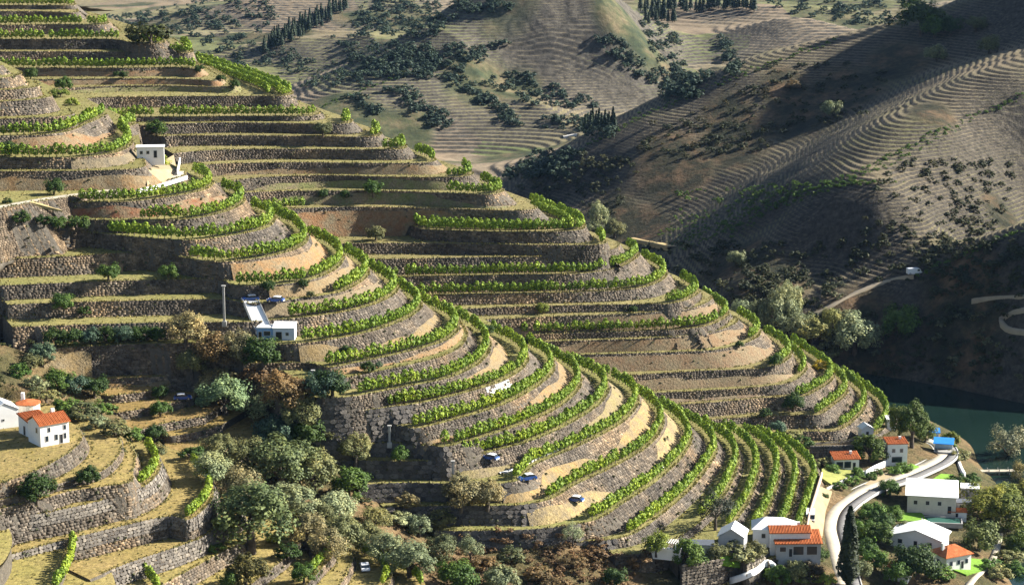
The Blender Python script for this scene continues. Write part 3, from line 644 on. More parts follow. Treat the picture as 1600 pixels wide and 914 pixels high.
# one stone, a few shapes: unit block, outward = -Y, length X, height Z
STONES = []
for k in range(10):
    r = np.random.default_rng(100 + k); V = []
    for y in (0.0, -1.0):
        ins = 0.0 if y == 0 else 0.09
        for a in range(8):
            t = (a + 0.5) * math.pi / 4; c, s_ = math.cos(t), math.sin(t)
            sc = 0.5 / max(abs(c), abs(s_)) * r.uniform(0.86, 1.0) * (1 - ins)
            V.append((c * sc * 1.0, y + (r.uniform(-.12, .12) if y else 0), s_ * sc))
    F = [tuple(range(15, 7, -1))[::-1]] + [(i, (i + 1) % 8, (i + 1) % 8 + 8, i + 8) for i in range(8)]
    me_ = mesh('stone', V, F, M_stone1); STONES.append(me_)
def single_stones(L, ch0, lmin, lmax, sel, color, cap=300):
    s, P, Nn, z, hv = L['s'], L['P'], L['N'], L['z'], L['hv']; n = 0
    hmax = hv[sel].max(); zt = 0.0
    while zt < hmax - 0.3:
        ch = ch0 * random.uniform(0.85, 1.2); a = random.uniform(-lmax, 0)
        while a < s[-1]:
            ln = random.uniform(lmin, lmax); m = a + ln / 2
            if 0.3 < m < s[-1] - 0.3:
                i = int(np.clip(np.searchsorted(s, m), 0, len(s) - 1))
                if sel[i] and hv[i] > zt + 0.3 and n < cap:
                    x, y = np.interp(m, s, P[:, 0]), np.interp(m, s, P[:, 1]); nx, ny = Nn[i]
                    of = L['sl'][i] * (zt + ch / 2) - 0.06; h = min(ch, hv[i] + 0.2 - zt)
                    o = obj('stone', random.choice(STONES), L['wall'], (x + nx * of, y + ny * of, z - zt - h / 2), math.atan2(ny, nx) + math.pi / 2 + random.uniform(-.04, .04),
                            (ln * 1.13, random.uniform(0.14, 0.3), h * 1.15 * math.hypot(1, L['sl'][i])), color); o.rotation_euler.x = -math.atan(L['sl'][i])
                    n += 1
            a += ln
        zt += ch
    return n
ORD = ['zeroth', 'first', 'second', 'third', 'fourth', 'fifth', 'sixth', 'seventh', 'eighth', 'ninth', 'tenth', 'eleventh', 'twelfth', 'thirteenth', 'fourteenth', 'fifteenth', 'sixteenth', 'seventeenth', 'eighteenth', 'nineteenth', 'twentieth']
ORD += ['twenty-' + x for x in ORD[1:10]] + ['thirtieth'] + ['thirty-' + x for x in ORD[1:10]]
WLAB = {
 'm5': 'stone terrace wall under the long vine row above the small white house', 'm6': 'stone wall under the vine row that ends beside the white hillside house',
 'm7': 'grey stone wall below the yard of the white hillside house', 'm8': 'low wall carrying the pale track across the middle spur',
 'm9': 'stone wall above the red-brown bank under the pale track', 'm11': 'wall with the grey concrete slab at the photo edge', 'm12': 'long dark wall below the grey concrete slab, orange earth at its sunny end',
 'm14': 'terrace wall beneath the two blue cars by the white shed', 'm15': 'terrace wall directly above the white sheds', 'm16': 'wall behind the dark hedge bushes, level with the white sheds',
 'm19': 'terrace wall with the large white lime patch', 'm22': 'terrace wall topped by the long white kerb', 'm23': 'dark end wall with yellow earth below the upper parked blue car',
 'm24': 'dark end wall below the middle parked blue car', 'm25': 'dark stone wall below the third parked blue car', 'm31': 'lowest kerb wall of the middle spur beside the parked van',
 'u17': 'dark wall below the double vine row on the upper spur', 'u32': 'lowest wall of the upper spur, above the rubble slope by the houses',
 'k1': 'curved dark wall holding the yard of the orange roofed house', 'k2': 'thick rounded parapet wall below the orange roofed house', 'k4': 'pale curved wall under the short vine row of the near knoll',
 'k5': 'wall with dark hollows under the longer vine row of the near knoll', 'k7': 'pale notched wall sloping up beside the brown bush', 'c1': 'round stone bastion at the lower corner of the near knoll'}
CN = {'U': ('the upper vineyard spur', 0), 'M': ('the middle vineyard spur', 0), 'B': ('the brown ravine terraces', 0), 'K': ('the near knoll', 0), 'C': ('the corner bastion', 0)}
cnt = {}
BANKC = {'m5': (.30,.17,.085), 'm6': (.19,.16,.11), 'm7': (.30,.185,.085), 'm9': (.28,.12,.06), 'm12': (.42,.235,.10), 'm13': (.33,.23,.12), 'm14': (.26,.2,.13), 'm16': (.34,.24,.11), 'm17': (.36,.21,.1), 'm18': (.36,.25,.12),
 'm20': (.38,.24,.11), 'm22': (.33,.27,.12), 'm23': (.46,.31,.13), 'm24': (.48,.36,.16), 'u5': (.31,.19,.1), 'u6': (.31,.18,.09), 'u7': (.24,.24,.09), 'u14': (.24,.25,.09), 'u15': (.21,.23,.09), 'u13': (.29,.19,.10), 'u16': (.32,.175,.085),
 'u23': (.28,.19,.11), 'u25': (.31,.2,.11), 'u26': (.29,.19,.11), 'u27': (.31,.22,.13), 'u28': (.27,.19,.12), 'b1': (.3,.18,.07), 'b2': (.3,.18,.07)}
SINGLE = {'m17b', 'm18', 'm19', 'm20', 'm21', 'm22', 'm23', 'm24', 'm25', 'm26', 'k4', 'k5', 'k6', 'c1', 'c2'}
for L in LAY:
    c = L['cake']; cnt[c] = cnt.get(c, 0) + 1; k = L['key']
    o = obj('retaining_wall', wall_core(L)); L['wall'] = o
    tag(o, WLAB.get(k, 'grey stone terrace wall, %s from the top of %s' % (ORD[cnt[c]], CN[c][0])), 'wall', 'stone retaining walls of the terraces', 'thing')
    if not L['vis'].any(): continue
    near = c in 'KC'
    sel1 = np.zeros(len(L['P']), bool)
    if k in SINGLE:
        if near: sel1 = L['vis'].copy()
        else: sel1 = L['vis'] & (L['N'] @ np.array([-0.35, -0.94]) > 0.62)
        lo = 0.74 if near else 1.25
        if sel1.any():
            n = single_stones(L, lo * 0.78, lo * 0.9, lo * 1.7, sel1, (0.95, 0.93, 0.9) if near else (0.6, 0.6, 0.62))  # end wall stones turned from the sun are tinted darker, painting in shade
            if n >= 300: pass
    rest = L['vis'] & ~sel1
    if near and sel1.any() and n >= 300: rest = L['vis']
    if rest.any():
        me = stones_mesh(L, 0.46, 0.5, 1.35, rest)
        if me:
            j = random.uniform(0.85, 1.12); tag(obj('stones', me, o, color=(j, j, j)), kind='stuff')
    # bare earth over the lower part of the wall
    if k not in BANKC: continue
    n = len(L['P']); fr = 0.42; col = BANKC[k]
    nz = np.array([float(fbm(np.array(x), np.array(y), 30.0, 3, 77 + len(k))) for x, y in L['P']])
    col = tuple(q * .82 for q in col); hb = L['hv'] * np.clip(fr + 1.5 * nz, 0.0, 0.86); sl = L['sl']
    tp = L['P'] + L['N'] * (sl * (L['hv'] - hb) + 0.05)[:, None]
    md = L['P'] + L['N'] * (sl * (L['hv'] - hb * 0.55) + 0.42)[:, None]
    bt = L['P'] + L['N'] * (L['fo'] + 0.75)[:, None]
    V = np.vstack([np.c_[tp, L['foot'] + hb], np.c_[md, L['foot'] + hb * 0.55], np.c_[bt, L['foot'] - 0.1]])
    i = np.arange(n - 1); i = i[L['vis'][:-1] & L['vis'][1:] & (hb[:-1] > 0.3) & ((L['N'][:-1, 0] > 0.25) | (c != 'M') | (k in ('m5', 'm7', 'm9')))]
    F = np.vstack([np.stack([i, i + n, i + n + 1, i + 1], 1), np.stack([i + n, i + 2 * n, i + 2 * n + 1, i + n + 1], 1)])
    if len(i): tag(obj('earth_bank', mesh('earth_bank', V, F, M_earth, True), color=col), kind='structure')

# ragged tufts along the terrace edges, weeds rooted in the walls
tw = []; ww = []
for L in LAY:
    if not L['vis'].any(): continue
    s = L['s']
    for q in np.arange(0, s[-1], 0.62):
        i = int(np.searchsorted(s, q))
        if i >= len(s) or not L['vis'][i]: continue
        x, y = np.interp(q, s, L['P'][:, 0]), np.interp(q, s, L['P'][:, 1]); nx, ny = L['N'][i]
        if random.random() < .75: tw.append((x - nx * random.uniform(-.12, .5), y - ny * random.uniform(-.12, .5), L['z'] - .03, random.uniform(0, 6), random.uniform(.25, .75), 0))
        if random.random() < .55: f = L['fo'][i] + random.uniform(.2, .9); tw.append((x + nx * f, y + ny * f, L['foot'][i] - .03, random.uniform(0, 6), random.uniform(.25, .7), 0))
        if random.random() < .14: f = random.uniform(.05, .9); ww.append((x + nx * (L['fo'][i] * f + .1), y + ny * (L['fo'][i] * f + .1), L['z'] - L['hv'][i] * f, random.uniform(0, 6), random.uniform(.3, 1.0), 0))

jj, ii = np.nonzero(HID >= 0); pick = RNG.choice(len(jj), 90000, replace=False); keep = 0
for a in pick:
    x, y, z = hx[ii[a]], hy[jj[a]], H[jj[a], ii[a]]; L = LAY[HID[jj[a], ii[a]]]
    if abs(z - L['z']) > 0.05: continue
    px, py = proj((x, y, z))
    if -10 < px < 1610 and 0 < py < 930 and hgt(x, y - 2.5) <= z + .1:
        tw.append((x + random.uniform(-.5, .5), y + random.uniform(-.5, .5), z - .03, random.uniform(0, 6), random.uniform(.15, .55), 0)); keep += 1
    if keep > 13000: break
# ------------------------------------------------------------------ foliage pieces
def quads(C, Nn, S, rng, asp=0.7):
    n = len(C); R = rng.normal(size=(n, 3)); T = np.cross(Nn, R); T /= np.maximum(1e-6, np.linalg.norm(T, axis=1))[:, None]; B = np.cross(Nn, T)
    S = np.asarray(S)[:, None]; bend = Nn * S * rng.uniform(-.25, .25, (n, 1))
    V = np.stack([C - T * S, C - B * S * asp + bend, C + T * S, C + B * S * asp + bend], 1).reshape(-1, 3)
    return V, np.arange(4 * n).reshape(n, 4)
def tube(p, r, k=6):
    p = np.asarray(p, float); V = []; F = []
    for i in range(len(p)):
        t = p[min(i + 1, len(p) - 1)] - p[max(i - 1, 0)]; t /= np.linalg.norm(t); a = np.cross(t, [0.3, 0.9, 0.2]); a /= np.linalg.norm(a); b = np.cross(t, a)
        for j in range(k):
            q = 2 * math.pi * j / k; V.append(p[i] + (a * math.cos(q) + b * math.sin(q)) * r[i])
    for i in range(len(p) - 1):
        for j in range(k): F.append((i * k + j, i * k + (j + 1) % k, (i + 1) * k + (j + 1) % k, (i + 1) * k + j))
    return np.array(V), np.array(F)
# grapevine: trunk with two arms, leafy curtain above (row direction = X)
VT, VF = [], []
for k in range(7):
    r = np.random.default_rng(300 + k)
    tv, tf = tube([(0, 0, -0.1), (r.uniform(-.05, .05), 0, 0.5), (0, 0, 0.95)], [0.09, 0.065, 0.06], 5)
    av, af = tube([(-0.75, 0, 1.0), (0, 0, 0.93), (0.75, 0, 1.02)], [0.03, 0.045, 0.03], 4)
    VT.append((np.vstack([tv, av]), np.vstack([tf, af + len(tv)])))
    n = 105; th = r.uniform(0, 2 * math.pi, n); zz = r.uniform(0, 1, n)
    wd = np.sin(np.clip(zz * 0.85 + 0.13, 0, 1) * math.pi) ** 0.6
    rad = np.sqrt(r.uniform(0.35, 1, n)) * wd
    C = np.stack([np.cos(th) * rad * 0.8, np.sin(th) * rad * 0.6, 0.55 + zz * 1.75 + r.uniform(-.1, .1, n)], 1)
    Nn = np.stack([np.cos(th), np.sin(th) * 1.2, (zz - 0.35) * 1.8], 1) + r.normal(0, .45, (n, 3)); Nn /= np.linalg.norm(Nn, axis=1)[:, None]
    VF.append(quads(C, Nn, r.uniform(0.15, 0.27, n), r, 0.85))
VTM = [mesh('grapevine', v, f, M_bark) for v, f in VT]; VFM = [mesh('foliage', v, f, M_leaf) for v, f in VF]
ROWS = []    # x, y, z, angle, scale, key
for L in LAY:
    s, P = None, L['P']
    sp = 1.85 if L['cake'] in 'MU' else 1.35
    for a, b in L['vines']:
        m = (L['idx'] >= a) & (L['idx'] <= b); Q = P[m] - L['N'][m] * (1.25 if L['cake'] in 'MU' else 1.0)
        if len(Q) < 2: continue
        s = np.concatenate([[0], np.cumsum(np.linalg.norm(np.diff(Q, axis=0), axis=1))])
        for t in np.arange(0.3, s[-1], sp):
            x = np.interp(t, s, Q[:, 0]); y = np.interp(t, s, Q[:, 1]); x2 = np.interp(t + .5, s, Q[:, 0]); y2 = np.interp(t + .5, s, Q[:, 1])
            if hgt(x, y) > L['z'] + 0.4 or random.random() < 0.02: continue
            pr = proj((x, y, L['z']))
            if not (-15 < pr[0] < 1615 and -15 < pr[1] < 945): continue
            sc = random.choice([random.uniform(0.95, 1.22), random.uniform(0.95, 1.22), random.uniform(0.8, 1.05)]) * (1.38 if L['cake'] in 'MU' else 1.15)
            ROWS.append((x + random.uniform(-.12, .12), y + random.uniform(-.12, .12), L['z'], math.atan2(y2 - y, x2 - x) + random.uniform(-.2, .2), sc, L['key']))
# second row of the broad terrace on the upper spur, first row behind it
L = LK['u17']
for a, b, off in ((4.6, 12.0, 5.2),):
    m = (L['idx'] >= a) & (L['idx'] <= b); Q = L['P'][m] - L['N'][m] * off; s = np.concatenate([[0], np.cumsum(np.linalg.norm(np.diff(Q, axis=0), axis=1))])
    for t in np.arange(0.3, s[-1], 1.95):
        x = np.interp(t, s, Q[:, 0]); y = np.interp(t, s, Q[:, 1])
        if hgt(x, y) < L['z'] + 0.4: ROWS.append((x, y, L['z'], 0.1, random.uniform(1.2, 1.5), 'u17'))
L = LK['u8']
for off in (4.5, 8.5):
    m = (L['idx'] >= 5.4) & (L['idx'] <= 8.6); Q = L['P'][m] - L['N'][m] * off
    for x, y in Q:
        if hgt(x, y) < L['z'] + 0.4: ROWS.append((x, y, L['z'], 1.9, random.uniform(1.2, 1.5), 'u8'))
ROWS.sort(key=lambda r: math.hypot(r[0], r[1]))
VLAB = {'c2': 'in the short row beside the round corner bastion', 'c4': 'in the little clump at the foot of the near knoll', 'k4': 'in the short row above the pale curved wall of the near knoll', 'k5': 'in the longer curved row of the near knoll',
        'k9': 'in the small row at the bottom edge of the photo', 'k11': 'in the row beside the white car on the knoll', 'k12': 'in the outermost row at the bottom edge of the photo'}
VC = (0.225, 0.32, 0.035)
names = {k: i for i, k in enumerate([m[0] for m in ML])}
for r in ROWS[:300]:
    k = random.randrange(7); key = r[5]
    o = obj('grapevine', VTM[k], None, r[:3], r[3], r[4])
    lab = VLAB.get(key) or 'in the %s vine row counted from the bottom of the middle spur' % ORD[max(1, len(ML) - names.get(key, 20))]
    tag(o, 'leafy green grapevine ' + lab, 'grapevine', 'grapevines on the terraces', 'thing')
    obj('foliage', VFM[k], o, color=VC)
def join(items, bank):
    Vs, Fs, off = [], [], 0
    for x, y, z, a, sc, _ in items:
        v, f = random.choice(bank); c, s_ = math.cos(a) * sc, math.sin(a) * sc
        Vs.append(np.stack([v[:, 0] * c - v[:, 1] * s_ + x, v[:, 0] * s_ + v[:, 1] * c + y, v[:, 2] * sc + z], 1)); Fs.append(f + off); off += len(v)
    return np.vstack(Vs), np.vstack(Fs)
rest = ROWS[300:]
v, f = join(rest, VF); vo = tag(obj('vine_rows', mesh('vine_rows', v, f, M_leaf), color=VC), 'rows of green grapevines along every terrace of the two spurs', 'grapevines', None, 'stuff')
v, f = join(rest, VT); obj('trunk', mesh('trunk', v, f, M_bark), vo)
print('VINES', len(ROWS))

def tuft(seed):
    r = np.random.default_rng(seed); n = 6; th = r.uniform(0, 6.28, n); C = np.stack([np.cos(th) * .35, np.sin(th) * .35, r.uniform(.2, .5, n)], 1); Nn = np.stack([np.cos(th), np.sin(th), r.uniform(.2, .8, n)], 1); Nn /= np.linalg.norm(Nn, axis=1)[:, None]
    return quads(C, Nn, r.uniform(.3, .5, n), r, .6)
TU = [tuft(900 + i) for i in range(6)]
v, f = join(tw, TU); tag(obj('grass_tufts', mesh('grass_tufts', v, f, M_leaf), color=(.235, .205, .075)), 'dry grass tufts fringing the terrace edges', 'grass', None, 'stuff')
v, f = join(ww, TU); tag(obj('wall_weeds', mesh('wall_weeds', v, f, M_leaf), color=(.095, .10, .045)), 'dark weeds rooted in the stone walls', 'weeds', None, 'stuff')
# ------------------------------------------------------------------ trees and shrubs
def blob(r, n=2, amp=0.18, seed=0):
    import bmesh
    bm = bmesh.new(); bmesh.ops.create_icosphere(bm, subdivisions=n, radius=1.0); rg = np.random.default_rng(seed)
    ph = rg.uniform(0, 6.28, (4, 3)); k = rg.uniform(1.5, 3.5, (4, 3)); V = np.array([v.co[:] for v in bm.verts]); F = np.array([[v.index for v in f.verts] for f in bm.faces]); bm.free()
    d = sum(np.sin(V @ k[i] + ph[i][0]) for i in range(4)) / 4
    return V * (1 + amp * d)[:, None] * np.asarray(r), F
def crown(seed, rx, rz, z0, nclump, nleaf, size, up=0.35, fill=0.62):
    """leafy crown: clumps of small leaf faces spread through an uneven ellipsoid; z0 = height of the crown's middle (radius-1 units)"""
    r = np.random.default_rng(seed); Vs, Fs, off = [], [], 0
    u = r.normal(size=(nclump, 3)); u /= np.linalg.norm(u, axis=1)[:, None]; u[:, 2] = np.where(u[:, 2] < -0.55, -u[:, 2] * .5, u[:, 2])
    cr = r.uniform(0.45, 1.0, nclump) ** 0.5; lump = 1 + 0.22 * np.sin(u[:, 0] * 3 + seed) * np.cos(u[:, 1] * 2.6 + seed * 2)
    CC = u * (cr * lump * 0.8)[:, None]; per = nleaf // nclump
    for c in CC:
        k = per; q = r.normal(size=(k, 3)); q /= np.linalg.norm(q, axis=1)[:, None]
        rad = r.uniform(0.16, 0.34); C = c + q * rad * (r.uniform(0.5, 1.05, (k, 1)))
        Nn = q * 0.8 + c * 0.5 + np.array([0, 0, up]) + r.normal(0, .35, (k, 3)); Nn /= np.linalg.norm(Nn, axis=1)[:, None]
        v, f = quads(C, Nn, r.uniform(0.6, 1.25, k) * size, r, 0.6); Vs.append(v); Fs.append(f + off); off += len(v)
    V = np.vstack(Vs) * np.array([rx, rx, rz]); V[:, 2] += z0
    return V, np.vstack(Fs)
def crown_mesh(*a, **k):
    v, f = crown(*a, **k); return mesh('crown', v, f, M_leaf)
def trunk_mesh(seed, h, r0, spread):
    r = np.random.default_rng(seed); V, F = tube([(0, 0, -0.3), (r.uniform(-.04, .04), r.uniform(-.04, .04), h * .5), (0, 0, h)], [r0 * 1.25, r0, r0 * .7], 6); Vs, Fs, off = [V], [F], len(V)
    for i in range(5):
        a = i * 1.257 + r.uniform(-.4, .4); e = np.array([math.cos(a) * spread, math.sin(a) * spread, h + r.uniform(.25, .6)])
        v, f = tube([(0, 0, h * .8), e * .5 + np.array([0, 0, h * .55]), e], [r0 * .6, r0 * .4, r0 * .15], 5); Vs.append(v); Fs.append(f + off); off += len(v)
    return mesh('trunk', np.vstack(Vs), np.vstack(Fs), M_bark)
# kinds, unit crown radius = 1
KIND = {
 'round': dict(c=[crown_mesh(400 + i, 1.12, 0.95, 0.72, 46, 3600, 0.066) for i in range(4)], t=[trunk_mesh(1, .5, .09, .5)]),
 'olive': dict(c=[crown_mesh(420 + i, 1.15, 0.92, 0.82, 60, 5200, 0.05, up=.5) for i in range(4)], t=[trunk_mesh(2 + i, .45, .11, .55) for i in range(2)]),
 'tall': dict(c=[crown_mesh(440 + i, 0.85, 1.25, 1.3, 46, 4200, 0.055, up=.4) for i in range(3)], t=[trunk_mesh(5, .8, .1, .45)]),
 'feather': dict(c=[crown_mesh(460 + i, 1.0, 1.05, 1.25, 26, 2600, 0.045, up=.7) for i in range(3)], t=[trunk_mesh(6, .8, .08, .7)]),
 'cypress': dict(c=[], t=[trunk_mesh(7, .9, .1, .1)]),
 'low': dict(c=[crown_mesh(480 + i, 1.15, 0.7, 0.42, 26, 1500, 0.095) for i in range(4)], t=[trunk_mesh(8, .25, .07, .5)]),
}
def cyp(seed):
    r = np.random.default_rng(seed); n = 4200; z = r.uniform(0, 1, n) ** 0.85; th = r.uniform(0, 6.283, n)
    prof = np.clip(np.minimum(z * 5.5, 1), 0, 1) * (1 - z) ** 0.62 * (1 + .12 * np.sin(th * 3 + z * 9)); R = prof * np.sqrt(r.uniform(.55, 1, n))
    C = np.stack([np.cos(th) * R, np.sin(th) * R, 0.35 + z * 8.2], 1); Nn = np.stack([np.cos(th), np.sin(th), np.full(n, .5)], 1) + r.normal(0, .3, (n, 3)); Nn /= np.linalg.norm(Nn, axis=1)[:, None]
    v, f = quads(C, Nn, r.uniform(.07, .16, n), r, 1.5); return mesh('crown', v, f, M_leaf)
KIND['cypress']['c'] = [cyp(9)]
DG, MG, OL, SG, TN, BR, YG, PG, BG = (.045,.085,.018), (.075,.135,.025), (.145,.155,.07), (.22,.25,.14), (.23,.20,.105), (.17,.12,.06), (.2,.25,.04), (.30,.34,.20), (.075,.125,.085)
NAMEOF = {'round': 'shrub', 'olive': 'olive_tree', 'tall': 'tree', 'feather': 'tree', 'cypress': 'cypress_tree', 'low': 'shrub'}
def tree(p, wid_m, kind, col, label, cat=None, group=None, name=None, parts=True, zs=1.0):
    k = KIND[kind]; s = wid_m / 2.0; j = random.uniform(.9, 1.12)
    root = bpy.data.objects.new(name or NAMEOF[kind], None); COL.objects.link(root); root.location = (p[0], p[1], p[2] - 0.1); root.rotation_euler = (0, 0, random.uniform(0, 6.28)); root.scale = (s, s, s * zs)
    tag(root, label, cat or ('shrub' if NAMEOF[kind] == 'shrub' else 'tree'), group, 'thing')
    obj('crown', random.choice(k['c']), root, color=tuple(c * j for c in col)); obj('trunk', random.choice(k['t']), root)
    return root
def pxm(p): return FPX / math.sqrt(p[0] ** 2 + p[1] ** 2 + (p[2] - CAMZ) ** 2)
def T(px, py, w, kind, col, label, h=None, **kw):
    if kind == 'olive': col = tuple(c * 1.2 for c in col)       # base pixel, width in photo pixels
    p = hit(px, py); k = pxm(p)
    return tree(p, w * (1.05 if w > 55 else 1.2) / k, kind, col, label, **kw)
